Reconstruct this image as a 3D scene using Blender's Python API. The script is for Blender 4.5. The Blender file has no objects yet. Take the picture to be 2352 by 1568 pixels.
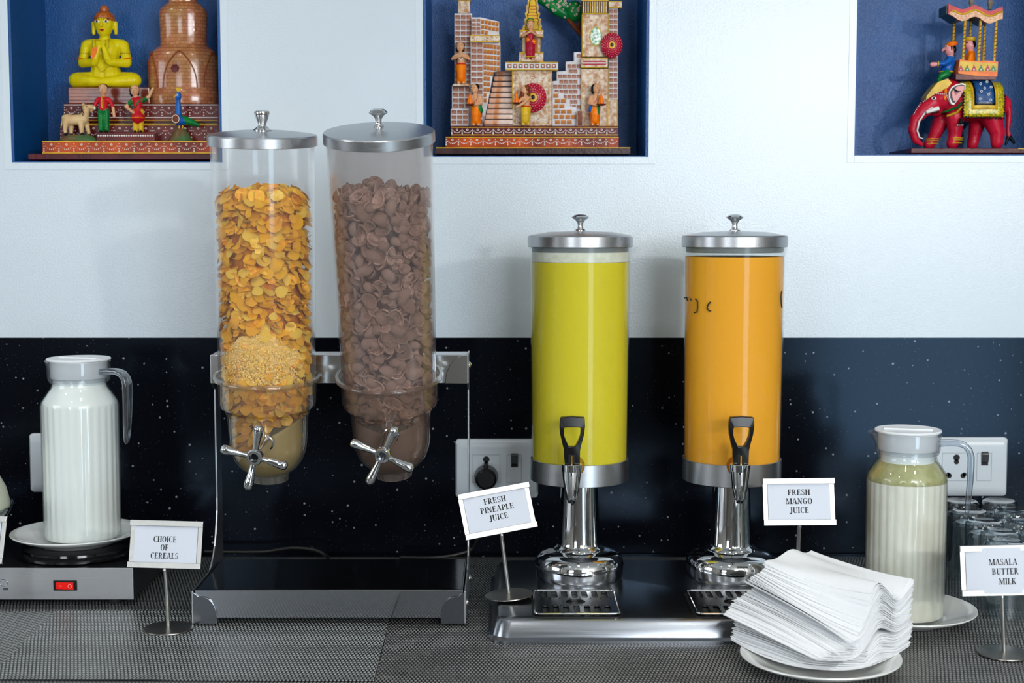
import bpy, bmesh, math, random
import numpy as np
from mathutils import Vector, Matrix
random.seed(7)
R = random.Random(11)
sin, cos, pi = math.sin, math.cos, math.pi
SC = bpy.context.scene
COL = SC.collection

# ------------------------------------------------------------------ camera
F = 3267.0                      # focal length in pixels of the 2352 px wide frame (50 mm)
CX, CY = 1176.0, 784.0
PITCH = math.atan(270.0 / F)
HC = 0.488                      # camera height above the counter
WY = 2.07                       # the wall
cam_d = bpy.data.cameras.new('camera'); cam_d.sensor_width = 36.0; cam_d.lens = F * 36.0 / 2352
cam = bpy.data.objects.new('camera', cam_d); COL.objects.link(cam)
cam.location = (0, 0, HC); cam.rotation_euler = (pi / 2 - PITCH, 0, 0)
cam_d.clip_start = 0.05
cam_d.dof.use_dof = True; cam_d.dof.focus_distance = 1.80; cam_d.dof.aperture_fstop = 6.3
SC.camera = cam

# ------------------------------------------------------------------ world, light, exposure
w = bpy.data.worlds.new('world'); SC.world = w; w.use_nodes = True
bg = w.node_tree.nodes['Background']; bg.inputs[0].default_value = (0.62, 0.78, 1.0, 1); bg.inputs[1].default_value = 1.0
def area(name, loc, size, energy, color, rot, shape='RECTANGLE'):
    d = bpy.data.lights.new(name, 'AREA'); d.shape = shape; d.size = size[0]; d.size_y = size[1]
    d.energy = energy; d.color = color
    o = bpy.data.objects.new(name, d); COL.objects.link(o); o.location = loc; o.rotation_euler = rot
    return o
ROOM = (-2.6, 2.6, -2.3, WY, -0.9, 1.9)
# daylight in the glazed openings of the rear and the left wall
area('daylight_rear', (1.12, -2.26, 1.07), (1.34, 1.15), 66, (0.90, 0.95, 1.0), (pi / 2, 0, 0))
area('daylight_door', (1.85, -2.26, -0.18), (1.0, 1.1), 19, (0.60, 0.83, 1.0), (pi / 2, 0, 0))
area('daylight_rear_far', (-1.6, -2.26, 0.85), (0.9, 1.2), 20, (0.93, 0.97, 1.0), (pi / 2, 0, 0))
area('daylight_left', (-2.56, 0.6, 0.75), (1.2, 1.0), 12, (0.93, 0.97, 1.0), (pi / 2, 0, -pi / 2))
SC.view_settings.view_transform = 'Standard'; SC.view_settings.look = 'None'
SC.view_settings.exposure = 0.08; SC.view_settings.gamma = 1.0; SC.view_settings.use_curve_mapping = False
SC.cycles.transparent_max_bounces = 20
SC.cycles.use_adaptive_sampling = True; SC.cycles.adaptive_threshold = 0.05; SC.cycles.adaptive_min_samples = 16
SC.cycles.max_bounces = 6; SC.cycles.glossy_bounces = 4; SC.cycles.diffuse_bounces = 3
SC.cycles.caustics_reflective = False; SC.cycles.caustics_refractive = False
SC.cycles.sample_clamp_indirect = 4.0

# ------------------------------------------------------------------ pixel rays
cp, sp = cos(PITCH), sin(PITCH)
def ray(u, v):
    a, b = (u - CX) / F, (v - CY) / F
    return Vector((a, cp - b * sp, -sp - b * cp))
def at(u, v, Y):
    d = ray(u, v); return Vector((0, 0, HC)) + d * (Y / d.y)
def gr(u, v, z=0.0):
    d = ray(u, v); return Vector((0, 0, HC)) + d * ((z - HC) / d.z)
def px(Y): return Y / F

# ------------------------------------------------------------------ materials
MATS = {}
def nt(name):
    m = bpy.data.materials.new(name); m.use_nodes = True; MATS[name] = m
    n = m.node_tree.nodes; l = m.node_tree.links
    return m, n, l, n['Principled BSDF']
def lin(c):
    return tuple(((x / 255.0) / 12.92 if x / 255.0 <= 0.04045 else ((x / 255.0 + 0.055) / 1.055) ** 2.4) for x in c) + (1.0,)
def mat(name, c, rough=0.5, metal=0.0, spec=0.5, var=0.0, vscale=40.0, bump=0.0, bscale=200.0, coat=0.0, sub=0.0, c2=None, detail=3.0, emit=None):
    if name in MATS: return MATS[name]
    m, n, l, b = nt(name)
    col = lin(c)
    b.inputs['Base Color'].default_value = col
    b.inputs['Roughness'].default_value = rough; b.inputs['Metallic'].default_value = metal
    b.inputs['Specular IOR Level'].default_value = spec
    if coat: b.inputs['Coat Weight'].default_value = coat; b.inputs['Coat Roughness'].default_value = 0.12
    if sub:
        b.inputs['Subsurface Weight'].default_value = sub; b.inputs['Subsurface Radius'].default_value = (0.01, 0.01, 0.006)
    tc = n.new('ShaderNodeTexCoord')
    if var or c2:
        t = n.new('ShaderNodeTexNoise'); t.inputs['Scale'].default_value = vscale; t.inputs['Detail'].default_value = detail
        l.new(tc.outputs['Object'], t.inputs['Vector'])
        mx = n.new('ShaderNodeMix'); mx.data_type = 'RGBA'
        rp = n.new('ShaderNodeMapRange'); rp.inputs[1].default_value = 0.35; rp.inputs[2].default_value = 0.65
        l.new(t.outputs[0], rp.inputs[0]); l.new(rp.outputs[0], mx.inputs[0])
        mx.inputs[6].default_value = col
        mx.inputs[7].default_value = lin(c2) if c2 else tuple(max(0, x * (1 - var)) for x in col[:3]) + (1,)
        l.new(mx.outputs[2], b.inputs['Base Color'])
    if bump:
        t2 = n.new('ShaderNodeTexNoise'); t2.inputs['Scale'].default_value = bscale; t2.inputs['Detail'].default_value = 2.0
        l.new(tc.outputs['Object'], t2.inputs['Vector'])
        bp = n.new('ShaderNodeBump'); bp.inputs['Strength'].default_value = bump; bp.inputs['Distance'].default_value = 0.002
        l.new(t2.outputs[0], bp.inputs['Height']); l.new(bp.outputs[0], b.inputs['Normal'])
    if emit:
        b.inputs['Emission Color'].default_value = col; b.inputs['Emission Strength'].default_value = emit
    return m
def clear(name, tint=(250, 252, 252), haze=0.05, hcol=(200, 205, 210), rough=0.04, edge=0.75, power=3.0, base=0.035):
    """thin clear plastic or glass: see-through, a little haze, more mirror at grazing angles"""
    if name in MATS: return MATS[name]
    m, n, l, b = nt(name); n.remove(b)
    out = n['Material Output']
    tr = n.new('ShaderNodeBsdfTransparent'); tr.inputs[0].default_value = lin(tint)
    df = n.new('ShaderNodeBsdfDiffuse'); df.inputs[0].default_value = lin(hcol)
    tl = n.new('ShaderNodeBsdfTranslucent'); tl.inputs[0].default_value = lin(hcol)
    ad = n.new('ShaderNodeMixShader'); ad.inputs[0].default_value = 0.5; l.new(df.outputs[0], ad.inputs[1]); l.new(tl.outputs[0], ad.inputs[2])
    gl = n.new('ShaderNodeBsdfGlossy'); gl.inputs[0].default_value = (1, 1, 1, 1); gl.inputs[1].default_value = rough
    m1 = n.new('ShaderNodeMixShader'); m1.inputs[0].default_value = haze
    l.new(tr.outputs[0], m1.inputs[1]); l.new(ad.outputs[0], m1.inputs[2])
    lw = n.new('ShaderNodeLayerWeight'); lw.inputs[0].default_value = 0.5
    p = n.new('ShaderNodeMath'); p.operation = 'POWER'; p.inputs[1].default_value = power; l.new(lw.outputs['Facing'], p.inputs[0])
    q = n.new('ShaderNodeMath'); q.operation = 'MULTIPLY_ADD'; q.inputs[1].default_value = edge; q.inputs[2].default_value = base
    l.new(p.outputs[0], q.inputs[0])
    m2 = n.new('ShaderNodeMixShader'); l.new(q.outputs[0], m2.inputs[0]); l.new(m1.outputs[0], m2.inputs[1]); l.new(gl.outputs[0], m2.inputs[2])
    l.new(m2.outputs[0], out.inputs[0])
    return m

def granite():
    m, n, l, b = nt('black_granite')
    tc = n.new('ShaderNodeTexCoord')
    v = n.new('ShaderNodeTexVoronoi'); v.inputs['Scale'].default_value = 95.0; l.new(tc.outputs['Object'], v.inputs['Vector'])
    wn = n.new('ShaderNodeSeparateColor'); l.new(v.outputs['Color'], wn.inputs[0])
    sz = n.new('ShaderNodeMapRange'); sz.inputs[1].default_value = 0.4; sz.inputs[2].default_value = 1.0; sz.inputs[3].default_value = 0.0; sz.inputs[4].default_value = 0.165
    l.new(wn.outputs[0], sz.inputs[0])
    lt = n.new('ShaderNodeMath'); lt.operation = 'LESS_THAN'; l.new(v.outputs['Distance'], lt.inputs[0]); l.new(sz.outputs[0], lt.inputs[1])
    br = n.new('ShaderNodeMath'); br.operation = 'MULTIPLY'; l.new(lt.outputs[0], br.inputs[0]); l.new(wn.outputs[1], br.inputs[1])
    v2 = n.new('ShaderNodeTexVoronoi'); v2.inputs['Scale'].default_value = 210.0; l.new(tc.outputs['Object'], v2.inputs['Vector'])
    lt2 = n.new('ShaderNodeMath'); lt2.operation = 'LESS_THAN'; l.new(v2.outputs['Distance'], lt2.inputs[0]); lt2.inputs[1].default_value = 0.09
    k2 = n.new('ShaderNodeMath'); k2.operation = 'MULTIPLY'; l.new(lt2.outputs[0], k2.inputs[0]); k2.inputs[1].default_value = 0.12
    ad = n.new('ShaderNodeMath'); ad.operation = 'ADD'; ad.use_clamp = True; l.new(br.outputs[0], ad.inputs[0]); l.new(k2.outputs[0], ad.inputs[1])
    mx = n.new('ShaderNodeMix'); mx.data_type = 'RGBA'; l.new(ad.outputs[0], mx.inputs[0])
    mx.inputs[6].default_value = (0.0028, 0.0032, 0.0055, 1); mx.inputs[7].default_value = (0.62, 0.66, 0.78, 1)
    l.new(mx.outputs[2], b.inputs['Base Color'])
    b.inputs['Roughness'].default_value = 0.15; b.inputs['Specular IOR Level'].default_value = 0.2; b.inputs['Specular Tint'].default_value = (0.5, 0.72, 1.0, 1)
    return m
GRANITE = granite()

def weave(name, light, dark=(10, 11, 12), bw=0.0042, rh=0.0068):
    m, n, l, b = nt(name)
    tc = n.new('ShaderNodeTexCoord')
    t = n.new('ShaderNodeTexBrick'); l.new(tc.outputs['Object'], t.inputs['Vector'])
    t.inputs['Color1'].default_value = lin(light); t.inputs['Color2'].default_value = lin(tuple(int(x * 0.86) for x in light))
    t.inputs['Mortar'].default_value = lin(dark); t.inputs['Scale'].default_value = 1.0
    t.inputs['Mortar Size'].default_value = 0.00105; t.inputs['Mortar Smooth'].default_value = 0.3
    t.inputs['Brick Width'].default_value = bw; t.inputs['Row Height'].default_value = rh
    t.offset = 0.5
    l.new(t.outputs[0], b.inputs['Base Color'])
    bp = n.new('ShaderNodeBump'); bp.inputs['Strength'].default_value = 0.6; bp.inputs['Distance'].default_value = 0.0006; bp.invert = True
    l.new(t.outputs['Fac'], bp.inputs['Height']); l.new(bp.outputs[0], b.inputs['Normal'])
    b.inputs['Roughness'].default_value = 0.42
    return m

def brushed(name, c, rough=0.25, stretch=(2, 200, 200), bump=0.06):
    m, n, l, b = nt(name)
    b.inputs['Base Color'].default_value = lin(c); b.inputs['Metallic'].default_value = 1.0
    tc = n.new('ShaderNodeTexCoord'); mp = n.new('ShaderNodeMapping'); mp.inputs['Scale'].default_value = stretch
    t = n.new('ShaderNodeTexNoise'); t.inputs['Scale'].default_value = 6.0; t.inputs['Detail'].default_value = 4
    l.new(tc.outputs['Object'], mp.inputs[0]); l.new(mp.outputs[0], t.inputs['Vector'])
    mr = n.new('ShaderNodeMapRange'); mr.inputs[3].default_value = rough * 0.7; mr.inputs[4].default_value = rough * 1.4
    l.new(t.outputs[0], mr.inputs[0]); l.new(mr.outputs[0], b.inputs['Roughness'])
    bp = n.new('ShaderNodeBump'); bp.inputs['Strength'].default_value = bump; bp.inputs['Distance'].default_value = 0.0005
    l.new(t.outputs[0], bp.inputs['Height']); l.new(bp.outputs[0], b.inputs['Normal'])
    return m

WALLW = mat('white_wall_paint', (198, 210, 218), 0.30, spec=0.85, bump=0.13, bscale=420, var=0.03, vscale=6)
BLUE = mat('blue_niche_paint', (2, 78, 142), 0.40, spec=0.5, bump=0.5, bscale=460, var=0.12, vscale=14)
TRIMW = mat('white_trim', (200, 212, 219), 0.30, spec=0.85, bump=0.12, bscale=420)
CEIL = mat('ceiling_paint', (200, 200, 196), 0.8, var=0.04, vscale=3)
ROOMW = mat('room_wall', (140, 138, 132), 0.8, var=0.1, vscale=2)
FLOORM = mat('floor_tile', (70, 66, 62), 0.5, var=0.2, vscale=3)
STEEL = brushed('brushed_steel', (190, 192, 195), 0.30)
STEELD = brushed('dark_brushed_steel', (112, 116, 122), 0.20)
CHROME = mat('chrome', (226, 228, 230), 0.05, 1.0)
CHROMER = mat('worn_chrome', (214, 214, 214), 0.14, 1.0, bump=0.03, bscale=90)
SIGNM = brushed('sign_steel', (176, 176, 172), 0.38, (60, 60, 60), 0.12)
SIGNB = brushed('sign_base_steel', (150, 146, 140), 0.30, (90, 90, 20), 0.1)
BLACKP = mat('black_plastic', (10, 11, 13), 0.26, spec=0.35)
BLACKE = mat('black_enamel', (7, 7, 9), 0.10, spec=0.6)
RUBBER = mat('black_rubber', (12, 12, 12), 0.7)
WHITEP = mat('white_plastic', (226, 230, 232), 0.32)
SOCKET = mat('socket_plastic', (196, 204, 210), 0.30)
LINEM = mat('socket_line', (120, 126, 134), 0.6)
CERAM = mat('white_ceramic', (226, 228, 224), 0.12, spec=0.5, coat=0.3)
MILK = mat('milk', (250, 250, 245), 0.4)
BMILK = mat('buttermilk', (238, 232, 218), 0.4, c2=(226, 220, 202), vscale=30)
FOAMG = mat('green_froth', (164, 160, 104), 0.35, c2=(184, 178, 128), vscale=80, bump=0.4, bscale=300)
JUICEY = mat('pineapple_juice', (226, 206, 0), 0.6, spec=0.1)
JUICEO = mat('mango_juice', (255, 172, 0), 0.6, spec=0.1)
FROTH = mat('juice_froth', (222, 218, 190), 0.6, c2=(236, 234, 220), vscale=120, bump=0.3, bscale=400)
TANKC = clear('tank_plastic', haze=0.035, hcol=(225, 228, 225), rough=0.10, edge=0.4, power=4.0, base=0.02)
TUBEC = clear('canister_plastic', tint=(254, 254, 254), haze=0.05, hcol=(215, 220, 222), rough=0.12, edge=0.5, power=3.0, base=0.022)
TUBEB = clear('dusty_canister_plastic', tint=(248, 246, 245), haze=0.11, hcol=(200, 186, 182), rough=0.14, edge=0.5, power=3.0)
CUPC = clear('cup_plastic', tint=(246, 244, 240), haze=0.11, hcol=(214, 206, 190), rough=0.06, edge=0.6, power=2.5)
CUPB = clear('dusty_cup_plastic', tint=(242, 238, 234), haze=0.17, hcol=(186, 164, 152), rough=0.08, edge=0.6, power=2.5)
JUGC = clear('jug_glass', haze=0.02, rough=0.03, edge=0.55, power=3.5, base=0.025)
HANDC = clear('handle_plastic', tint=(222, 228, 234), haze=0.05, hcol=(220, 226, 232), rough=0.03, edge=0.8, power=1.8, base=0.06)
COLLC = clear('cap_collar_plastic', tint=(248, 249, 250), haze=0.07, hcol=(220, 224, 226), rough=0.1, edge=0.5)
GLASS = clear('tumbler_glass', tint=(238, 244, 246), haze=0.012, rough=0.02, edge=0.85, power=2.0, base=0.05)
FLAKE = mat('corn_flake_gold', (255, 196, 24), 0.5, c2=(255, 168, 10), vscale=160, bump=0.5, bscale=500)
FLAKE2 = mat('corn_flake_pale', (255, 216, 96), 0.5, c2=(255, 190, 40), vscale=160, bump=0.5, bscale=500)
FLAKE3 = mat('corn_flake_toasted', (246, 150, 10), 0.5, c2=(255, 196, 50), vscale=200, bump=0.5, bscale=500)
CRUMB = mat('cereal_crumb', (255, 222, 140), 0.8, c2=(246, 196, 96), vscale=300)
CHOC = mat('cocoa_flake', (190, 158, 142), 0.75, c2=(150, 118, 104), vscale=260, bump=0.6, bscale=600)
CHOC2 = mat('cocoa_flake_dusty', (204, 172, 156), 0.8, c2=(166, 132, 118), vscale=260, bump=0.6, bscale=600)
PADDLE = clear('paddle_rubber', tint=(235, 230, 210), haze=0.72, hcol=(222, 214, 180), rough=0.3)
CARD = mat('white_card', (200, 206, 216), 0.6)
INK = mat('black_ink', (22, 22, 26), 0.7)
MARKER = mat('marker_ink', (20, 24, 16), 0.6)
NAP = mat('napkin_paper', (238, 240, 242), 0.9, spec=0.1, bump=0.25, bscale=700)
MATA = weave('woven_mat_light', (178, 184, 182))
MATD = weave('woven_mat_grey', (150, 150, 148))
MATC = weave('woven_mat_back', (132, 136, 136))
RED = mat('red_rocker', (235, 26, 18), 0.25, spec=0.5)
WIRE = mat('black_cable', (9, 9, 10), 0.45)
# lacquered paint of the figures
def paint(name, c, c2=None, vs=60, rough=0.26, bump=0.14):
    return mat('paint_' + name, c, rough, spec=0.16, c2=c2, vscale=vs, bump=bump, bscale=240)
PY = paint('yellow', (206, 186, 8), (222, 204, 20))
PORG = paint('orange', (240, 128, 12), (226, 96, 8))
PRED = paint('red', (176, 20, 36), (200, 30, 40))
PCRIM = paint('crimson', (150, 16, 46), (186, 26, 50), 50)
PGRN = paint('green', (12, 122, 50), (6, 90, 46))
PBLU = paint('blue', (16, 74, 156), (20, 100, 180))
PMAR = paint('maroon', (76, 14, 20), (104, 34, 28), 30)
PMARL = paint('maroon_board', (84, 24, 30), (60, 14, 22), 24)
PBRN = paint('brown', (120, 62, 30), (90, 40, 22))
PTER = paint('terracotta', (190, 108, 60), (152, 74, 40), 26)
PWHT = paint('white', (232, 230, 224))
PBLK = paint('black', (14, 13, 14))
PSKIN = paint('skin', (216, 168, 128), (206, 150, 108))
PPINK = paint('pink', (224, 150, 150))
PCREAM = paint('cream', (214, 184, 136), (196, 160, 112))
PGOLD = paint('gold', (222, 182, 40), (190, 150, 30))
PSTONE = paint('stone', (222, 208, 186), (176, 124, 84), 190)
PMORT = paint('mortar', (216, 216, 220), (196, 190, 190), 60)
PBRK = paint('brick', (112, 58, 40), (176, 124, 100), 160)
PBRKO = paint('brick_orange', (206, 128, 40), (150, 84, 30), 60)
PSTEP = paint('step', (196, 120, 60), (222, 206, 196), 60)
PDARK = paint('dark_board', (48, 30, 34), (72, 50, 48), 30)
PBAND = paint('orange_band', (196, 78, 10), (110, 34, 14), 16)
PROCK = paint('rock', (110, 78, 52), (60, 100, 60), 70)
PGREY = mat('grey_wood', (130, 116, 100), 0.6, var=0.3, vscale=60)
LINE = paint('mortar_line', (132, 66, 30))

# ------------------------------------------------------------------ mesh building
WL = {}
class S:
    def __init__(s): s.v = []; s.f = []; s.m = []
    def add(s, vs, fs, M=None, mi=0):
        k = len(s.v)
        for p in vs:
            p = Vector(p); s.v.append(M @ p if M is not None else p)
        for f in fs: s.f.append(tuple(i + k for i in f)); s.m.append(mi)
        return s
    def box(s, a, b, M=None, mi=0):
        x0, y0, z0 = a; x1, y1, z1 = b
        vs = [(x0,y0,z0),(x1,y0,z0),(x1,y1,z0),(x0,y1,z0),(x0,y0,z1),(x1,y0,z1),(x1,y1,z1),(x0,y1,z1)]
        return s.add(vs, [(0,3,2,1),(4,5,6,7),(0,1,5,4),(1,2,6,5),(2,3,7,6),(3,0,4,7)], M, mi)
    def lathe(s, prof, n=40, M=None, mi=0, rf=None, loop=False):
        vs = []; rings = []
        for (r, z) in prof:
            if r < 1e-7: rings.append([len(vs)]); vs.append((0, 0, z))
            else:
                rings.append(list(range(len(vs), len(vs) + n)))
                for i in range(n):
                    a = 2 * pi * i / n; q = r * (rf(a, z) if rf else 1.0)
                    vs.append((q * cos(a), q * sin(a), z))
        fs = []
        prs = list(zip(rings, rings[1:])) + ([(rings[-1], rings[0])] if loop else [])
        for A, B in prs:
            for i in range(n):
                j = (i + 1) % n
                if len(A) == 1 and len(B) == 1: continue
                if len(A) == 1: fs.append((A[0], B[j], B[i]))
                elif len(B) == 1: fs.append((A[i], A[j], B[0]))
                else: fs.append((A[i], A[j], B[j], B[i]))
        return s.add(vs, fs, M, mi)
    def tube(s, path, r, n=10, M=None, mi=0, flat=None, close=False):
        path = [Vector(p) for p in path]; N = len(path)
        rs = r if isinstance(r, (list, tuple)) else [r] * N
        vs = []; up = None
        for i, p in enumerate(path):
            if close: t = path[(i + 1) % N] - path[i - 1]
            else: t = path[min(i + 1, N - 1)] - path[max(i - 1, 0)]
            t.normalize()
            if up is None:
                up = Vector((0, 0, 1)) if abs(t.z) < 0.9 else Vector((0, 1, 0))
            a = t.cross(up); a.normalize(); b = a.cross(t); b.normalize(); up = b
            for k in range(n):
                th = 2 * pi * k / n
                ra = rs[i]; rb = rs[i] * (flat if flat else 1)
                vs.append(p + a * (ra * cos(th)) + b * (rb * sin(th)))
        fs = []
        for i in range(N if close else N - 1):
            i2 = (i + 1) % N
            for k in range(n):
                j = (k + 1) % n
                fs.append((i * n + k, i2 * n + k, i2 * n + j, i * n + j))
        if not close:
            fs.append(tuple(range(n))); fs.append(tuple((N - 1) * n + k for k in reversed(range(n))))
        return s.add(vs, fs, M, mi)
    def sphere(s, c, r, n=12, m=8, M=None, mi=0):
        c = Vector(c); rx, ry, rz = r if isinstance(r, (tuple, list)) else (r, r, r)
        vs = [c + Vector((0, 0, rz))]
        for j in range(1, m):
            t = pi * j / m
            for i in range(n):
                a = 2 * pi * i / n; vs.append(c + Vector((rx * sin(t) * cos(a), ry * sin(t) * sin(a), rz * cos(t))))
        vs.append(c - Vector((0, 0, rz)))
        fs = []; L = len(vs) - 1
        for i in range(n):
            j = (i + 1) % n
            fs.append((0, 1 + i, 1 + j)); b = 1 + (m - 2) * n; fs.append((L, b + j, b + i))
            for k in range(m - 2):
                a = 1 + k * n; fs.append((a + i, a + n + i, a + n + j, a + j))
        return s.add(vs, fs, M, mi)
    def prism(s, poly, y0, y1, M=None, mi=0):
        """polygon in x,z pushed from y0 (front) to y1 (back)"""
        n = len(poly)
        ar = sum(poly[i][0] * poly[(i + 1) % n][1] - poly[(i + 1) % n][0] * poly[i][1] for i in range(n))
        if ar < 0: poly = poly[::-1]
        vs = [(x, y0, z) for x, z in poly] + [(x, y1, z) for x, z in poly]
        fs = [tuple(range(n)), tuple(range(2 * n - 1, n - 1, -1))]
        for i in range(n):
            j = (i + 1) % n; fs.append((i, i + n, j + n, j))
        return s.add(vs, fs, M, mi)
    def build(s, name, mats, parent=None, smooth=35, bev=0, seg=2, xform=None):
        me = bpy.data.meshes.new(name)
        vs = s.v if xform is None else [xform @ p for p in s.v]
        xs = [p.x for p in vs]; ys = [p.y for p in vs]; zs = [p.z for p in vs]
        c = Vector(((min(xs) + max(xs)) / 2, (min(ys) + max(ys)) / 2, min(zs)))
        me.from_pydata([tuple(p - c) for p in vs], [], s.f)
        if not isinstance(mats, (list, tuple)): mats = [mats]
        for m in mats: me.materials.append(m)
        if len(mats) > 1: me.polygons.foreach_set('material_index', s.m)
        return finish(name, me, c, parent, smooth, bev, seg)
def finish(name, me, c, parent=None, smooth=35, bev=0, seg=2):
    me.update()
    if smooth:
        me.polygons.foreach_set('use_smooth', [True] * len(me.polygons)); me.set_sharp_from_angle(angle=math.radians(smooth))
    o = bpy.data.objects.new(name, me); COL.objects.link(o)
    WL[o.name] = c.copy()
    if parent: o.parent = parent; o.location = c - WL[parent.name]
    else: o.location = c
    if bev:
        b = o.modifiers.new('bevel', 'BEVEL'); b.width = bev; b.segments = seg; b.limit_method = 'ANGLE'; b.angle_limit = math.radians(40)
    return o
def tag(o, label, cat, group=None):
    o['label'] = label; o['category'] = cat
    if group: o['group'] = group
    return o
def struct(o): o['kind'] = 'structure'; return o
def thing(name, label, cat, loc, group=None):
    o = bpy.data.objects.new(name, None); COL.objects.link(o); o.location = loc; o.empty_display_size = 0.02
    WL[o.name] = Vector(loc); return tag(o, label, cat, group)
def frame(origin, zaxis, front):
    """local frame: z along zaxis, -y towards front"""
    z = Vector(zaxis).normalized(); y = -(Vector(front) - z * Vector(front).dot(z)).normalized(); x = y.cross(z)
    M = Matrix((x, y, z)).transposed().to_4x4(); M.translation = origin; return M

# ------------------------------------------------------------------ the setting
def wall_with_holes(xs, zs, holes, y0, y1):
    """a slab between y0 and y1 with rectangular holes (x0,x1,z0,z1), built of cells with shared corners"""
    X = sorted(set(xs + [h[0] for h in holes] + [h[1] for h in holes])); Z = sorted(set(zs + [h[2] for h in holes] + [h[3] for h in holes]))
    s = S()
    hole = lambda i, k: i < 0 or k < 0 or i >= len(X) - 1 or k >= len(Z) - 1 or any(h[0] <= X[i] + 1e-6 and X[i + 1] <= h[1] + 1e-6 and h[2] <= Z[k] + 1e-6 and Z[k + 1] <= h[3] + 1e-6 for h in holes)
    for i in range(len(X) - 1):
        for k in range(len(Z) - 1):
            if hole(i, k): continue
            a, b, c, d = X[i], X[i + 1], Z[k], Z[k + 1]
            s.add([(a,y0,c),(b,y0,c),(b,y0,d),(a,y0,d)], [(0,1,2,3)]); s.add([(a,y1,c),(b,y1,c),(b,y1,d),(a,y1,d)], [(3,2,1,0)])
            if hole(i - 1, k): s.add([(a,y0,c),(a,y1,c),(a,y1,d),(a,y0,d)], [(3,2,1,0)])
            if hole(i + 1, k): s.add([(b,y0,c),(b,y1,c),(b,y1,d),(b,y0,d)], [(0,1,2,3)])
            if hole(i, k - 1): s.add([(a,y0,c),(b,y0,c),(b,y1,c),(a,y1,c)], [(3,2,1,0)])
            if hole(i, k + 1): s.add([(a,y0,d),(b,y0,d),(b,y1,d),(a,y1,d)], [(0,1,2,3)])
    return s
zg = at(1176, 775, WY).z                                  # top of the granite
ND = 0.155                                                # niche depth
NICHES = []
for (u0, u1, vb) in ((27, 511, 373), (973, 1489, 360), (1962, 2452, 357)):
    a = at(u0, vb, WY); b = at(u1, vb, WY); NICHES.append((a.x, b.x, a.z, a.z + 0.42))
x0, x1, yr, yw, zf, zc = ROOM
struct(wall_with_holes([x0, x1], [zg, zc], NICHES, WY, WY + ND + 0.03).build('wall_back', WALLW, smooth=0))
struct(S().box((x0, WY + 0.0025, zf), (x1, WY + 0.1, zg)).build('wall_back_granite', GRANITE, smooth=0))
for i, (a, b, c, d) in enumerate(NICHES):
    s = S(); t = 0.004; e = WY + 0.0006; yb = WY + ND
    for A, B in (((a, yb, c), (b, yb + 0.01, d)), ((a, e, c), (a + t, yb, d)), ((b - t, e, c), (b, yb, d)), ((a + t, e, c), (b - t, yb, c + 0.0015)), ((a + t, e, d - t), (b - t, yb, d))): s.box(A, B)
    struct(s.build('wall_niche_%d' % (i + 1), BLUE, smooth=0))
    s = S(); g = 0.0105; y = WY - 0.0006
    for A, B in (((a - g, y, c - g), (a, WY, d + g)), ((b, y, c - g), (b + g, WY, d + g)), ((a, y, c - g), (b, WY, c)), ((a, y, d), (b, WY, d + g))): s.box(A, B)
    struct(s.build('trim_%d' % (i + 1), TRIMW, smooth=0, bev=0.0004))
struct(S().box((x0, yr, zf - 0.1), (x1, yw, zf)).build('floor', FLOORM, smooth=0))
struct(S().box((x0, yr, zc), (x1, yw + 0.2, zc + 0.1)).build('ceiling', CEIL, smooth=0))
def yz(s):  # x-slab walls: swap axes
    s.v = [Vector((p.y, p.x, p.z)) for p in s.v]; s.f = [f[::-1] for f in s.f]; return s
LWIN = (0.0, 1.2, 0.25, 1.25)
struct(yz(wall_with_holes([yr, yw + 0.2], [zf, zc], [LWIN], x0 - 0.1, x0)).build('wall_left', ROOMW, smooth=0))
struct(S().box((x1, yr, zf), (x1 + 0.1, yw + 0.2, zc)).build('wall_right', ROOMW, smooth=0))
RW = [(0.45, 1.79, 0.49, 1.65), (1.35, 2.35, -0.74, 0.38), (-2.05, -1.15, 0.25, 1.45)]
struct(wall_with_holes([x0, x1], [zf, zc], RW, yr - 0.1, yr).build('wall_rear', ROOMW, smooth=0))
for i, (a, b, c, d) in enumerate(RW):
    s = S(); y0_, y1_ = yr - 0.08, yr - 0.02; f = 0.05
    s.box((a, y0_, c), (a + f, y1_, d)); s.box((b - f, y0_, c), (b, y1_, d)); s.box((a + f, y0_, c), (b - f, y1_, c + f)); s.box((a + f, y0_, d - f), (b - f, y1_, d))
    s.box(((a + b) / 2 - 0.03, y0_, c + f), ((a + b) / 2 + 0.03, y1_, d - f))
    struct(s.build('window_%d' % (i + 1), TRIMW, smooth=0))
# counter: slab and front
ct = thing('counter', 'black granite serving counter under the woven mats', 'counter', (0, 1.6, zf))
S().box((x0 + 0.02, 1.12, -0.032), (x1 - 0.02, WY + 0.002, -0.0014)).build('worktop', GRANITE, ct, 0, bev=0.002)
S().box((x0 + 0.05, 1.2, zf), (x1 - 0.05, WY - 0.01, -0.032)).build('cabinet_front', PDARK, ct, 0)
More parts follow.
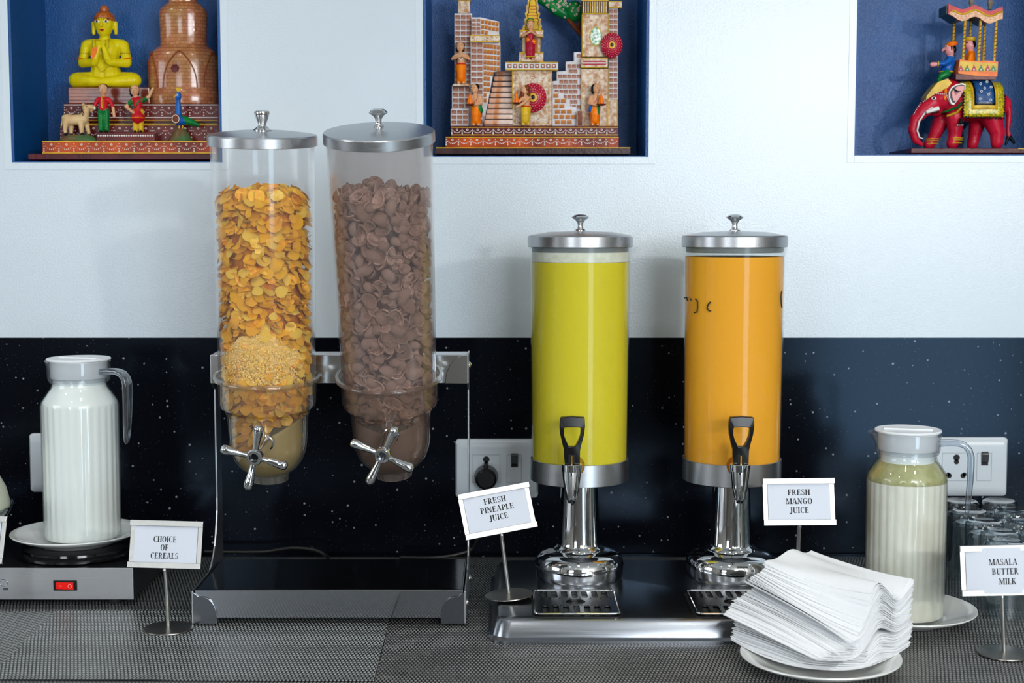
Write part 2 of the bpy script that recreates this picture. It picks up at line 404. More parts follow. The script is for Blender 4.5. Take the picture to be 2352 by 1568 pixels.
# ceiling downlights (their light is the lamp's own)
LAMP = mat('lamp_diffuser', (255, 246, 232), 0.5, emit=9.0)
for i, (lx, ly) in enumerate(((-0.9, 0.2), (0.0, 0.55), (0.9, 0.2), (-0.5, -1.0), (0.6, -1.0), (1.6, 1.1), (-1.6, 1.1))):
    t = thing('ceiling_downlight', ('small round downlight in the ceiling, outside the picture',)[0], 'downlight', (lx, ly, zc - 0.012), 'ceiling downlights')
    S().lathe([(0.062, zc - 0.012), (0.07, zc - 0.012), (0.07, zc), (0.062, zc)], 24, Matrix.Translation((lx, ly, 0)), loop=True).build('rim', CHROMER, t)
    S().lathe([(0, zc - 0.006), (0.061, zc - 0.006), (0.061, zc - 0.002), (0, zc - 0.002)][::-1], 24, Matrix.Translation((lx, ly, 0))).build('diffuser', LAMP, t)
    lo_ = area('downlight_beam', (lx, ly, zc - 0.016), (0.11, 0.11), 3.0, (1.0, 0.98, 0.95), (0, 0, 0), 'DISK'); lo_.data.spread = 2.4

wlm = thing('added_wall_lamp', 'unseen globe lamp added on the rear wall to sharpen the elephant shadow', 'lamp', (2.36, yr + 0.12, 1.25))  # unseen lamp, added to sharpen the elephant's shadow in the niche
S().sphere((2.36, yr + 0.12, 1.32), 0.07, 20, 12).build('globe', mat('globe_glow', (255, 250, 244), 0.4, emit=760.0), wlm)
S().tube([(2.36, yr, 1.24), (2.36, yr + 0.10, 1.235), (2.36, yr + 0.12, 1.25)], [0.03, 0.012, 0.02], 12).build('arm', CHROMER, wlm)
# ------------------------------------------------------------------ mats
def mat_obj(pts, zb, zt, m, label, ang):
    c = sum(pts, Vector()) / len(pts)
    me = bpy.data.meshes.new('woven_mat'); Rm = Matrix.Rotation(-ang, 3, 'Z'); n = len(pts)
    q = [Rm @ (p - c) for p in pts]
    ar = sum(q[i].x * q[(i + 1) % n].y - q[(i + 1) % n].x * q[i].y for i in range(n))
    if ar < 0: q = q[::-1]
    me.from_pydata([(p.x, p.y, 0) for p in q] + [(p.x, p.y, zt - zb) for p in q], [], [tuple(range(n))[::-1], tuple(range(n, 2 * n))] + [(i, (i + 1) % n, (i + 1) % n + n, i + n) for i in range(n)])
    me.materials.append(m); me.update()
    o = bpy.data.objects.new('woven_mat', me); COL.objects.link(o); o.location = (c.x, c.y, zb); o.rotation_euler.z = ang; WL[o.name] = o.location.copy()
    return tag(o, label, 'mat', 'woven table mats')
def g2(u, v): p = gr(u, v); p.z = 0; return p
yb = gr(1176, 1403).y
A0, A1 = g2(130, 1403), g2(0, 1532)
d = (A1 - A0).normalized(); A1e = A0 + d * 0.36
B0, B1 = g2(899, 1403), g2(858, 1568)
d2 = (B1 - B0).normalized(); B1e = B0 + d2 * 0.36
yfr = gr(400, 1561).y
A1e = A0 + d * ((A0.y - yfr) / -d.y); B1e = B0 + d2 * ((B0.y - yfr + 0.003) / -d2.y)
mat_obj([A0, B0, B1e, A1e], -0.0002, 0.001, MATA, 'pale grey woven mat under the choice of cereals sign', 0.0)
mat_obj([Vector((-0.98, yb, 0)), A0 + Vector((-0.0005, 0, 0)), A1e + d * 0.2 + Vector((-0.0005, 0, 0)), Vector((-0.98, A1e.y - 0.2, 0))], -0.0014, -0.0003, MATA, 'woven mat at the left edge below the warming plate', -0.62)
mat_obj([B0 + Vector((0.0006, 0, 0)), Vector((1.0, yb, 0)), Vector((1.0, 1.14, 0)), B1e + d2 * 0.2 + Vector((0.0006, 0, 0))], -0.0014, -0.0003, MATD, 'darker grey woven mat under the napkin plate at right', 0.03)
mat_obj([Vector((-1.2, yb + 0.0012, 0)), Vector((1.2, yb + 0.0012, 0)), Vector((1.2, WY - 0.012, 0)), Vector((-1.2, WY - 0.012, 0))], -0.0014, 0.0, MATC, 'long dark woven mat running along the granite wall', 0.0)
mat_obj([A1e + d * 0.002, B1e + d2 * 0.002, B1e + d2 * 0.25, A1e + d * 0.25], -0.0014, -0.0003, MATC, 'dark woven mat strip along the bottom edge in front', 0.0)

# ------------------------------------------------------------------ cereal dispenser
yf = gr(755, 1437).y; ybk = yf + 0.163
TX0 = at(445, 1400, yf).x; TX1 = at(1065, 1400, yf).x
TZ = at(755, 1358, yf).z
cd = thing('cereal_dispenser', 'steel cereal dispenser with two tall clear canisters on one tray topped with a painted black reflection', 'cereal dispenser', ((TX0 + TX1) / 2, (yf + ybk) / 2, 0))
S().box((TX0 + 0.001, yf + 0.004, 0.008), (TX1 - 0.001, ybk, TZ)).build('tray_body', STEELD, cd, 0, bev=0.0012)
s = S().box((TX0 + 0.003, yf + 0.006, TZ), (TX1 - 0.003, ybk - 0.001, TZ + 0.0012)); s.build('tray_top', mat('mirrored_granite_black', (8, 8, 9), 0.13, 0.0, spec=0.4, bump=0.03, bscale=60), cd, 0, bev=0.0004)  # black colour stands in for dark granite mirrored in the steel top
S().box((TX0 + 0.001, yf + 0.002, 0.009), (TX1 - 0.001, yf + 0.004, TZ + 0.001)).build('front_panel', brushed('tray_front_steel', (150, 154, 160), 0.07, (2, 120, 120), 0.02), cd, 0, bev=0.0008)
for sgn, xe in ((1, TX0), (-1, TX1)):     # curved corner brackets
    wq, hq = 0.028, TZ - 0.004
    poly = [(xe - sgn * 0.0015, 0.002), (xe + sgn * wq, 0.002), (xe + sgn * wq, 0.010)]
    for k in range(9):
        a = k / 8 * pi / 2; poly.append((xe + sgn * (0.006 + (wq - 0.006) * cos(a) ** 0.8), 0.010 + (hq - 0.012) * sin(a) ** 0.9))
    poly.append((xe - sgn * 0.0015, TZ))
    S().prism(poly, yf, yf + 0.003).build('corner_bracket', STEELD, cd, 0, bev=0.0008)
CBY = at(490, 840, 1.83); zb1 = at(755, 880, 1.83).z; zb0 = at(755, 815, 1.83).z
CBX0 = TX0 - 0.0015; CBX1 = TX1 + 0.0015
# side plates: low sill along the tray, then a thin upright sweeping up to the crossbar
for xe, e in ((TX0 - 0.0015, 1), (TX1 + 0.0015, -1)):
    yu0, yu1 = ybk - 0.012, ybk + 0.020
    prof = [(yf, 0.003), (yf, TZ + 0.0005), (ybk - 0.075, TZ + 0.0008)]
    for k in range(1, 9):
        a = k / 8 * pi / 2; prof.append((ybk - 0.075 + 0.063 * sin(a), TZ + 0.0008 + 0.085 * (1 - cos(a))))
    prof += [(yu0, zb1 - 0.01), (1.83, zb1), (1.83, zb0), (yu1, zb0 + 0.001), (yu1, 0.003)]
    s = S().prism(prof, -0.0011, 0.0011)
    s.v = [Vector((xe + p.y, p.x, p.z)) for p in s.v]; s.f = [f[::-1] for f in s.f]
    s.build('side_plate', STEEL, cd, 0, bev=0.0005)
s = S().box((CBX0 + 0.0012, 1.831, zb1), (CBX1 - 0.0012, 1.833, zb0)).box((CBX0 + 0.0012, 1.833, zb0 - 0.002), (CBX1 - 0.0012, ybk + 0.018, zb0)).box((CBX0 + 0.0012, ybk + 0.016, zb1), (CBX1 - 0.0012, ybk + 0.018, zb0 - 0.002))
s.build('crossbar', CHROMER, cd, 0, bev=0.0006)
for sgn, xe in ((1, CBX0), (-1, CBX1)):
    poly = [(xe, zb0), (xe, zb1)] + [(xe + sgn * (0.003 + 0.026 * cos(k / 8 * pi / 2)), zb1 + (zb0 - zb1) * sin(k / 8 * pi / 2)) for k in range(9)]
    S().prism(poly, 1.828, 1.8308).build('bar_bracket', CHROMER, cd, 0, bev=0.0005)
for (u, v, Y) in ((1079, 1327, ybk - 0.02), (1073, 1384, yf + 0.03), (1082, 838, 1.85)):
    p = at(u, v, Y); M = Matrix.Translation((TX1 + 0.0026, Y, p.z)) @ Matrix.Rotation(pi / 2, 4, 'Y')
    S().lathe([(0, 0.0038), (0.0022, 0.0034), (0.004, 0.0018), (0.0045, 0)][::-1], 16, M).build('bolt', CHROME, cd)
    M = Matrix.Translation((TX0 - 0.0026, Y, p.z)) @ Matrix.Rotation(-pi / 2, 4, 'Y')
    S().lathe([(0, 0.0038), (0.0022, 0.0034), (0.004, 0.0018), (0.0045, 0)][::-1], 16, M).build('bolt', CHROME, cd)

def flake_mesh(name, kind, m):
    """a curled, ragged corn flake or a cupped cocoa shell, about 1 unit wide"""
    vs = [(0, 0, 0)]; fs = []; n = 12
    ph = R.uniform(0.2, 1.6); ec = R.uniform(0.78, 1.0); k1, k2 = R.random() * 6, R.random() * 6
    if kind == 'corn':
        rings = ((0.35, 0.02), (0.72, 0.0), (1.0, 0.0))
        for rr, dz in rings:
            for i in range(n):
                a = 2 * pi * i / n; q = rr * 0.5 * (1 + rr * (0.07 * sin(2 * a + k1) + 0.06 * sin(3 * a + k2) + 0.05 * R.uniform(-1, 1)))
                x, y = q * cos(a), q * sin(a) * ec
                z = ph * 0.75 * (x * x + 0.5 * y * y) + 0.10 * rr * sin(2 * a + k2) * 0.5 + 0.10 * rr ** 3 * sin(3 * a + k1) * 0.5 + 0.02 * R.uniform(-1, 1) + dz
                vs.append((x, y, z))
    else:      # a cup with a fat rolled rim, pinched along one axis
        pin = R.uniform(0.1, 1.1)
        rings = ((0.45, -0.02), (0.78, 0.10), (0.97, 0.24), (1.0, 0.32), (0.90, 0.36), (0.74, 0.30), (0.40, 0.14))
        for rr, zz in rings:
            for i in range(n):
                a = 2 * pi * i / n; q = rr * 0.5 * (1 + 0.04 * sin(3 * a + k1) + 0.03 * R.uniform(-1, 1)); x, y = q * cos(a) * 1.12, q * sin(a) * ec * 0.9
                vs.append((x * (1 - 0.15 * pin), y, zz + pin * x * x))
    nr = len(rings)
    for i in range(n):
        j = (i + 1) % n; fs.append((0, 1 + i, 1 + j))
        for r in range(nr - 1):
            a = 1 + r * n; fs.append((a + i, a + n + i, a + n + j, a + j))
    if kind != 'corn':
        c0 = len(vs); vs.append((0, 0, 0.09)); b0 = 1 + (nr - 1) * n
        for i in range(n): fs.append((b0 + i, c0, b0 + (i + 1) % n))
    me = bpy.data.meshes.new(name); me.from_pydata(vs, [], fs); me.materials.append(m)
    me.polygons.foreach_set('use_smooth', [True] * len(fs)); me.update()
    return me
CORN = [flake_mesh('corn_flake', 'corn', m) for m in (FLAKE, FLAKE, FLAKE, FLAKE, FLAKE2, FLAKE2, FLAKE3, FLAKE3, FLAKE, FLAKE2)]
COCO = [flake_mesh('cocoa_flake', 'choc', m) for m in (CHOC, CHOC, CHOC2, CHOC2, CHOC)]

def canister(k, B, T, hub, rb, rt, shellm, cupm, knob, cfg):
    axis = T - B; L = axis.length
    front = hub - (B + axis.normalized() * ((hub - B).dot(axis.normalized())))
    M = frame(B, axis, front)
    hub_l = M.inverted() @ hub
    zt = L - 0.004
    can = S().lathe([(rb, -0.004), (rt, zt), (rt + 0.0012, zt), (rt + 0.0012, zt + 0.004), (rt - 0.0022, zt + 0.004), (rt - 0.0022, zt), (rb - 0.0022, -0.004)], 56, M, loop=True).build('canister', shellm, cd, 50)
    # lid
    rl = rt + 0.003
    S().lathe([(rl - 0.001, zt - 0.0065), (rl, zt - 0.006), (rl, zt + 0.005), (rl - 0.0012, zt + 0.0066), (rl - 0.006, zt + 0.0075), (rl * 0.55, zt + 0.0105), (0, zt + 0.0115)], 64, M).build('lid', STEEL, can, 30)
    zk = zt + 0.0112
    if knob == 'bulb': pr = [(0.0112, 0), (0.0112, 0.0015), (0.0085, 0.0035), (0.0050, 0.006), (0.0048, 0.008), (0.0066, 0.0135), (0.0087, 0.0185), (0.0093, 0.022), (0.0088, 0.0238), (0.005, 0.0252), (0, 0.0256)]
    else: pr = [(0.0058, 0), (0.0058, 0.0018), (0.0040, 0.0032), (0.0034, 0.007), (0.0040, 0.0105), (0.0066, 0.0142), (0.0108, 0.0172), (0.0112, 0.0182), (0.0098, 0.0192), (0.0090, 0.0205), (0.0062, 0.0220), (0, 0.0226)]
    S().lathe([(r, zk - 0.0004 + z) for r, z in pr], 28, M).build('lid_knob', CHROMER, can, 50)
    # collar and outlet cup
    q = 1.0
    prof = [(0.0672, 0.0045), (0.0682, 0.003), (0.0682, 0.001), (0.0662, -0.0005), (0.0622, -0.001), (0.0612, -0.004), (0.0604, -0.030), (0.0590, -0.0345), (0.0560, -0.036), (0.0530, -0.041), (0.0505, -0.050),
            (0.0498, -0.062), (0.0490, -0.082), (0.0470, -0.094), (0.0430, -0.105), (0.0365, -0.114), (0.0290, -0.120), (0.0245, -0.1225), (0.0240, -0.1320)]
    inner = [(r - 0.0022, z) for r, z in prof[::-1]]; inner[-1] = (0.0632, 0.0048); inner[-2] = (0.0630, 0.003); inner[-3] = (0.0625, 0.001); inner[-4] = (0.0615, -0.0005); inner[-5] = (0.0606, -0.001)
    S().lathe(prof[::-1] + inner[::-1], 56, M, loop=True).build('outlet_cup', cupm, can, 40)
    # inside vane wheel
    hz = hub_l.z
    s = S().tube([(0, -0.043, hz + 0.002), (0, 0.03, hz + 0.002)], 0.006, 12, M)
    for a in cfg['vanes']:
        a = math.radians(a); s.add([(0.005 * cos(a), -0.036, hz + 0.005 * sin(a)), (0.042 * cos(a), -0.026 if abs(cos(a)) > .5 else -0.036, hz + 0.038 * sin(a)), (0.042 * cos(a), 0.03, hz + 0.038 * sin(a)), (0.005 * cos(a), 0.03, hz + 0.005 * sin(a))], [(0, 1, 2, 3)], M)
    s.build('vane_wheel', PADDLE, can, 0)
    # turn handle: hub and four flared arms
    hy = hub_l.y
    root = Vector((hub_l.x + 0.0055, -0.0465, hz + 0.0045)); hv = Vector((hub_l.x, hy, hz)); ax_ = (hv - root).normalized(); hl = (hv - root).length
    Mh = M @ frame(root, ax_, Vector((0, 0, 1)))
    s = S().lathe([(0.0100, -0.004), (0.0100, 0.002), (0.0088, 0.003), (0.0088, hl - 0.013), (0.0100, hl - 0.010), (0.0100, hl - 0.002), (0.0088, hl), (0.0056, hl), (0.0050, hl - 0.004), (0, hl - 0.004)], 28, Mh)
    th = s.build('turn_handle', CHROME, can, 40)
    S().lathe([(0, hl - 0.0036), (0.0030, hl - 0.0036), (0.0046, hl - 0.0038), (0, hl - 0.0039)][::-1], 16, Mh).build('hub_recess', BLACKP if k == 0 else STEELD, th)
    for a in cfg['arms']:
        a = math.radians(a); dx, dz = cos(a), sin(a)
        pts = []; rs = []
        for t, r in ((0.006, 0.0034), (0.012, 0.0034), (0.02, 0.0042), (0.03, 0.0056), (0.036, 0.0060), (0.039, 0.0052), (0.0408, 0.003), (0.0412, 0.0008)):
            pts.append((hub_l.x + dx * t, hy + 0.006 - 0.10 * t, hz + dz * t)); rs.append(r)
        S().tube(pts, rs, 14, M).build('arm', CHROME, th, 50)
    return M, L, zt, can
HUB1 = at(583, 1052, 1.682); HUB2 = at(877, 1048, 1.685)
M1, L1, zt1, can1 = canister(0, at(614, 868, 1.772), at(603, 314, 1.735), HUB1, 0.0600, 0.0632, TUBEC, CUPC, 'bulb', dict(arms=(80, 165, -14, -102), vanes=(28, 118, 208, 298)))
M2, L2, zt2, can2 = canister(1, at(894, 866, 1.772), at(870.5, 306, 1.70), HUB2, 0.0593, 0.0634, TUBEB, CUPB, 'flare', dict(arms=(64, 154, -26, -116), vanes=(45, 130, 225, 310)))
def inner_r(z, rb, rt, L):
    if z > -0.004: return rb - 0.0026 + (rt - rb) * max(0, z) / L
    if z > -0.036: return 0.0575
    if z > -0.05: return 0.0575 - (-0.036 - z) / 0.014 * 0.0105
    if z > -0.085: return 0.046
    return max(0.02, 0.046 - (-0.085 - z) * 0.55)

def fill(M, L, rb, rt, meshes, name, label, group, cat, ztop, zlow, size, nfront, nstuff, stuff_label, corem, skip=None):
    rnd = random.Random(5 if name == 'corn_flake' else 9)
    # individual flakes against the front of the clear wall
    H = ztop - zlow; placed = 0; cells = []
    ncol = 11 if name == 'corn_flake' else 9
    nrow = int(math.ceil(nfront / ncol))
    for r in range(nrow):
        for c in range(ncol):
            z = ztop - H * (r + rnd.uniform(0.1, 0.9)) / nrow
            a = math.radians(-90 + (-86 + 172 * (c + 0.5 * (r % 2) + rnd.uniform(-0.3, 0.3)) / (ncol - 0.5)))
            cells.append((a, z))
    def mtx(a, z, depth, sz, me):
        rr = inner_r(z, rb, rt, L) - depth
        n = Vector((cos(a), sin(a), 0)); t = Vector((-sin(a), cos(a), 0)); u = Vector((0, 0, 1))
        n2 = ((n * rnd.uniform(0.25, 0.9) + t * rnd.uniform(-0.5, 0.5) + u * rnd.uniform(0.0, 1.15)) if name == 'corn_flake' else (n * rnd.uniform(0.4, 1.0) + t * rnd.uniform(-0.6, 0.6) + u * rnd.uniform(-0.5, 0.8))).normalized()
        if rnd.random() < 0.45: n2 = -n2
        x = n2.orthogonal().normalized(); x.rotate(Matrix.Rotation(rnd.uniform(0, 6.28), 3, n2)); y = n2.cross(x)
        m4 = Matrix((x, y, n2)).transposed().to_4x4(); m4.translation = n * rr + u * z
        m4 = m4 @ Matrix.Scale(sz, 4)
        ex = 0.0
        for vco in (me.vertices if hasattr(me, 'vertices') else [type('q', (), {'co': c})() for c in me]):
            p = m4 @ vco.co; ex = max(ex, math.hypot(p.x, p.y) - inner_r(p.z, rb, rt, L) + 0.0004)
        if ex > 0: m4.translation = m4.translation - n * ex
        return M @ m4
    def reach(sz): return 0.001
    for a, z in cells:
        if skip and skip(a, z, False): continue
        sz = size * rnd.uniform(0.65, 1.3) * (0.85 if z < -0.036 else 1)
        top = ztop + 0.007 * sin(a * 3 + 1) - 0.004
        if z > top: z = top - rnd.random() * 0.004
        me = rnd.choice(meshes)
        o = bpy.data.objects.new(name, me); COL.objects.link(o)
        o.matrix_world = mtx(a, z, reach(sz), sz, me); tag(o, label, cat, group); placed += 1
    # everything behind them, joined
    s = S(); mi_of = []
    ml = []
    for m in meshes:
        if m.materials[0] not in ml: ml.append(m.materials[0])
    tmpl = [([v.co.copy() for v in m.vertices], [tuple(p.vertices) for p in m.polygons], ml.index(m.materials[0])) for m in meshes]
    for i in range(nstuff):
        z = zlow + H * rnd.random(); back = rnd.random() < 0.45
        a = rnd.uniform(0, 2 * pi) if i > nstuff * 0.15 else rnd.uniform(0, 6.28)
        dp = rnd.uniform(0.006, 0.016) if sin(a) < 0.1 else rnd.uniform(0.005, 0.014)
        sz = size * rnd.uniform(0.8, 1.2) * (0.85 if z < -0.036 else 1)
        if i < nstuff * 0.15:                 # the heaped top
            z = ztop - rnd.uniform(-0.001, 0.012); dp = rnd.uniform(0.008, 0.05)
        if skip and skip(a, z, True): continue
        vs, fs, mi = rnd.choice(tmpl); s.add(vs, fs, mtx(a, z, dp + 0.002, sz, vs), mi)
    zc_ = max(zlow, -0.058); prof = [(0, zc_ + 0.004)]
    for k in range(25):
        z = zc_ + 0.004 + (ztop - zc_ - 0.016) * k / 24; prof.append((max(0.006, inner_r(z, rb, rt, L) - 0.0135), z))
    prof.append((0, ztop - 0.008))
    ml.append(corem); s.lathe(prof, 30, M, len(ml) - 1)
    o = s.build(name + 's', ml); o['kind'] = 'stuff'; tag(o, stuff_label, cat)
    return placed
ZT1 = (868 - 436) / (868 - 314) * L1; ZT2 = (866 - 434) / (866 - 306) * L2
HZ1 = (M1.inverted() @ HUB1).z; HZ2 = (M2.inverted() @ HUB2).z
def skip1(a, z, stuff):   # the drift of crumbs, and the empty wedge below the vane
    q = (a + pi / 2) / 1.05; x = 0.046 * cos(a)
    if z < -0.045 and sin(a) < 0.3 and z < (HZ1 + 0.010 + 0.52 * x if x > 0.002 else HZ1 - 0.016): return True
    return (not stuff) and 0.006 < z < 0.064 - 0.028 * q * q and R.random() < 0.9 * (1 if z > 0.018 else 0.45)
def skip2(a, z, stuff):
    x = 0.046 * cos(a); return z < -0.05 and sin(a) < 0.3 and z < HZ2 + 0.008 + 0.25 * abs(x)
fill(M1, L1, 0.060, 0.0632, CORN, 'corn_flake', 'golden corn flake against the wall of the left cereal canister', 'corn flakes in the canister', 'corn flake', ZT1, -0.098, 0.0165, 340, 1500, 'heap of golden corn flakes filling the left cereal canister', mat('corn_core', (214, 130, 16), 0.8, c2=(180, 96, 12), vscale=120), skip1)
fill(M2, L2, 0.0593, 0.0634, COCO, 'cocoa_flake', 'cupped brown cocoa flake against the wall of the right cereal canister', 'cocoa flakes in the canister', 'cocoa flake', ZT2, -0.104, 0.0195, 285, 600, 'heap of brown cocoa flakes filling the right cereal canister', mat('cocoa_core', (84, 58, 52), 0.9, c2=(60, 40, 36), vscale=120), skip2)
# dusty film left inside the outlet cups
def film(M, can, hz, m, x0, x1, top):
    s = S(); vs = []; fs = []; nu, nv = 22, 12
    for j in range(nv + 1):
        for i in range(nu + 1):
            q = x0 + (x1 - x0) * i / nu; zt_ = top(sin(q) * 0.046); z = -0.1215 + (zt_ + 0.1215) * j / nv
            r_ = (0.0455 if z > -0.085 else 0.0455 - 0.018 * ((-0.085 - z) / 0.034) ** 1.8)
            vs.append((sin(q) * r_, -cos(q) * r_, z))
    for j in range(nv):
        for i in range(nu): a = j * (nu + 1) + i; fs.append((a, a + 1, a + nu + 2, a + nu + 1))
    o = s.add(vs, fs, M).build('dust_film', m, can, 60); md = o.modifiers.new('thickness', 'SOLIDIFY'); md.thickness = 0.0004; return o
film(M1, can1, HZ1, clear('corn_dust', tint=(240, 232, 196), haze=0.6, hcol=(250, 232, 160), rough=0.4, edge=0.2), -1.2, 1.35, lambda x: HZ1 + 0.006 + 0.5 * x if x > 0 else HZ1 - 0.012)
film(M2, can2, HZ2, clear('cocoa_dust', tint=(226, 214, 206), haze=0.45, hcol=(206, 176, 160), rough=0.4, edge=0.2), -1.3, 1.3, lambda x: HZ2 + 0.004 + 0.2 * abs(x))
# crumbs
rnd = random.Random(3); s = S()
for i in range(2600):
    a = rnd.gauss(0, 0.52); z = rnd.uniform(0.004, 0.068)
    if z > 0.066 - 0.030 * (a / 1.05) ** 2 or abs(a) > 1.25: continue
    sz = rnd.uniform(0.0012, 0.0042) if z < 0.05 else rnd.uniform(0.0008, 0.0022)
    rr = inner_r(z, 0.06, 0.0632, L1) - sz * 0.55 - 0.0006 - rnd.random() * 0.003
    n = Vector((sin(a), -cos(a), 0)); p = n * rr + Vector((0, 0, z))
    m4 = Matrix.Translation(p) @ Matrix.Rotation(a, 4, 'Z') @ Matrix.Rotation(rnd.uniform(-1, 1), 4, 'X') @ Matrix.Rotation(rnd.uniform(0, 6), 4, 'Y')
    k = 0.5; h = [rnd.uniform(0.3, 0.6) * sz for _ in range(6)]
    s.add([(h[0], 0, 0), (-h[1], 0, 0), (0, h[2] * k, 0), (0, -h[3] * k, 0), (0, 0, h[4]), (0, 0, -h[5])], [(0, 2, 4), (2, 1, 4), (1, 3, 4), (3, 0, 4), (2, 0, 5), (1, 2, 5), (3, 1, 5), (0, 3, 5)], M1 @ m4, 0 if rnd.random() < 0.75 else 1)
# fine drift behind the crumbs
NU, NV = 30, 18; base = len(s.v); vs = []; fs = []
for j in range(NV + 1):
    for i in range(NU + 1):
        q = -1.15 + 2.3 * i / NU; ztp = 0.066 - 0.030 * (q / 1.05) ** 2 + 0.0025 * sin(q * 9)
        z = 0.006 + (ztp - 0.006) * j / NV
        rr = inner_r(z, 0.06, 0.0632, L1) - 0.0022 - 0.0022 * rnd.random() - (0.006 * (1 - j / NV)) - (0.004 if j == NV else 0)
        vs.append((sin(q) * rr, -cos(q) * rr, z))
for j in range(NV):
    for i in range(NU):
        a = j * (NU + 1) + i; fs.append((a, a + 1, a + NU + 2, a + NU + 1))
s.add(vs, fs, M1, 0)
o = s.build('cereal_crumbs', [CRUMB, FLAKE2], smooth=0); o['kind'] = 'stuff'; tag(o, 'pale drift of fine cereal crumbs low in the left canister', 'crumbs')

# ------------------------------------------------------------------ juice dispenser
JY = 1.845
jy0 = gr(1300, 1478).y; jz = 0.026
jxl = at(1120, 1476, jy0).x; ax1 = at(1331, 1000, JY).x; ax2 = at(1681.5, 1000, JY).x
jxr = ax1 + ax2 - jxl; jy1 = 1.945
jd = thing('juice_dispenser', 'polished double juice dispenser with two clear tanks on one steel tray', 'juice dispenser', ((jxl + jxr) / 2, (jy0 + jy1) / 2, 0))
def rrect(x0, x1, y0, y1, r, n=6):
    pts = []
    for cx, cy, a0 in ((x1 - r, y1 - r, 0), (x0 + r, y1 - r, 90), (x0 + r, y0 + r, 180), (x1 - r, y0 + r, 270)):
        for k in range(n + 1):
            a = math.radians(a0 + 90 * k / n); pts.append((cx + r * cos(a), cy + r * sin(a)))
    return pts
def loft(s, loops, cap0=True, cap1=True, M=None, mi=0):
    n = len(loops[0][0]); vs = []; fs = []
    for pts, z in loops: vs += [(x, y, z) for x, y in pts]
    for k in range(len(loops) - 1):
        for i in range(n):
            j = (i + 1) % n; fs.append((k * n + i, k * n + j, (k + 1) * n + j, (k + 1) * n + i))
    if cap0: fs.append(tuple(reversed(range(n))))
    if cap1: fs.append(tuple((len(loops) - 1) * n + i for i in range(n)))
    return s.add(vs, fs, M, mi)
def inset(d, r): return rrect(jxl + d, jxr - d, jy0 + d, jy1 - d, r)
JTRAY = brushed('juice_tray_steel', (150, 154, 160), 0.2, (2, 90, 90), 0.03)
s = loft(S(), [(inset(0.0, 0.024), 0.0), (inset(0.0, 0.024), 0.003), (inset(0.004, 0.022), 0.006), (inset(0.0085, 0.020), 0.020), (inset(0.011, 0.018), 0.0245), (inset(0.015, 0.016), jz)])
s.build('tray', JTRAY, jd, 30)
ZB = at(1331, 1045, JY).z; ZTOP = at(1331, 566, JY).z
zl1 = at(1331, 601, JY).z; zl2 = at(1681, 588.5, JY).z
def grille(cx, cy, wx, wy):
    """plate with rows of slots and an oval hole, each a real opening"""
    s = S(); z = jz + 0.0042
    def cell(x0, x1, y0, y1, hx, hy, n=24, p=6.0):
        cxx, cyy = (x0 + x1) / 2, (y0 + y1) / 2; vs = []; fs = []
        for k in range(n):
            a = 2 * pi * (k + 0.5) / n; c, d = cos(a), sin(a)
            m = max(abs(c), abs(d)); ox, oy = c / m * (x1 - x0) / 2, d / m * (y1 - y0) / 2
            q = (abs(c) ** p + abs(d) ** p) ** (-1 / p)
            vs += [(cxx + ox, cyy + oy, z), (cxx + hx * c * q, cyy + hy * d * q, z), (cxx + hx * c * q, cyy + hy * d * q, z - 0.0016)]
        for k in range(n):
            j = (k + 1) % n; fs += [(3 * k, 3 * j, 3 * j + 1, 3 * k + 1), (3 * k + 1, 3 * j + 1, 3 * j + 2, 3 * k + 2)]
        s.add(vs, fs)
    x0, x1, y0, y1 = cx - wx / 2 + 0.010, cx + wx / 2 - 0.010, cy - wy / 2 + 0.006, cy + wy / 2 - 0.006
    n = 7; dx = (x1 - x0) / n; dy = (y1 - y0)
    for k in range(n):
        for r in (0, 1):
            ya, yb_ = (y0, y0 + dy * 0.36) if r == 0 else (y1 - dy * 0.36, y1)
            cell(x0 + k * dx, x0 + (k + 1) * dx, ya, yb_, dx * 0.30, dy * 0.15)
    ya, yb_ = y0 + dy * 0.36, y1 - dy * 0.36
    s.add([(x0, ya, z), (x0 + 2.4 * dx, ya, z), (x0 + 2.4 * dx, yb_, z), (x0, yb_, z)], [(0, 1, 2, 3)])
    s.add([(x1 - 2.4 * dx, ya, z), (x1, ya, z), (x1, yb_, z), (x1 - 2.4 * dx, yb_, z)], [(0, 1, 2, 3)])
    cell(x0 + 2.4 * dx, x1 - 2.4 * dx, ya, yb_, dx * 0.95, dy * 0.125, 28, 2.0)
    e = 0.007
    for a, b in (((cx - wx / 2 + 0.003, y0 - 0.003), (x0, y1 + 0.003)), ((x1, y0 - 0.003), (cx + wx / 2 - 0.003, y1 + 0.003)), ((x0, y0 - 0.003), (x1, y0)), ((x0, y1), (x1, y1 + 0.003))):
        s.add([(a[0], a[1], z), (b[0], a[1], z), (b[0], b[1], z), (a[0], b[1], z)], [(0, 1, 2, 3)])
    g = s.build('drip_grille', STEELD, jd, 0)
    pts = rrect(cx - wx / 2 + 0.003, cx + wx / 2 - 0.003, cy - wy / 2 + 0.003, cy + wy / 2 - 0.003, 0.007)
    S().tube([(x, y, z) for x, y in pts], 0.0012, 8, close=True).build('rim', CHROME, g)
    pts2 = rrect(cx - wx / 2, cx + wx / 2, cy - wy / 2, cy + wy / 2, 0.009)
    ins = [((x - cx) * 0.97 + cx, (y - cy) * 0.94 + cy) for x, y in pts2]
    loft(S(), [(pts2, jz + 0.0002), (pts2, jz + 0.0012), (ins, jz + 0.0012)], True, True).build('drip_pan', mat('dark_drip_pan', (34, 34, 34), 0.45, 0.3), g, 30)
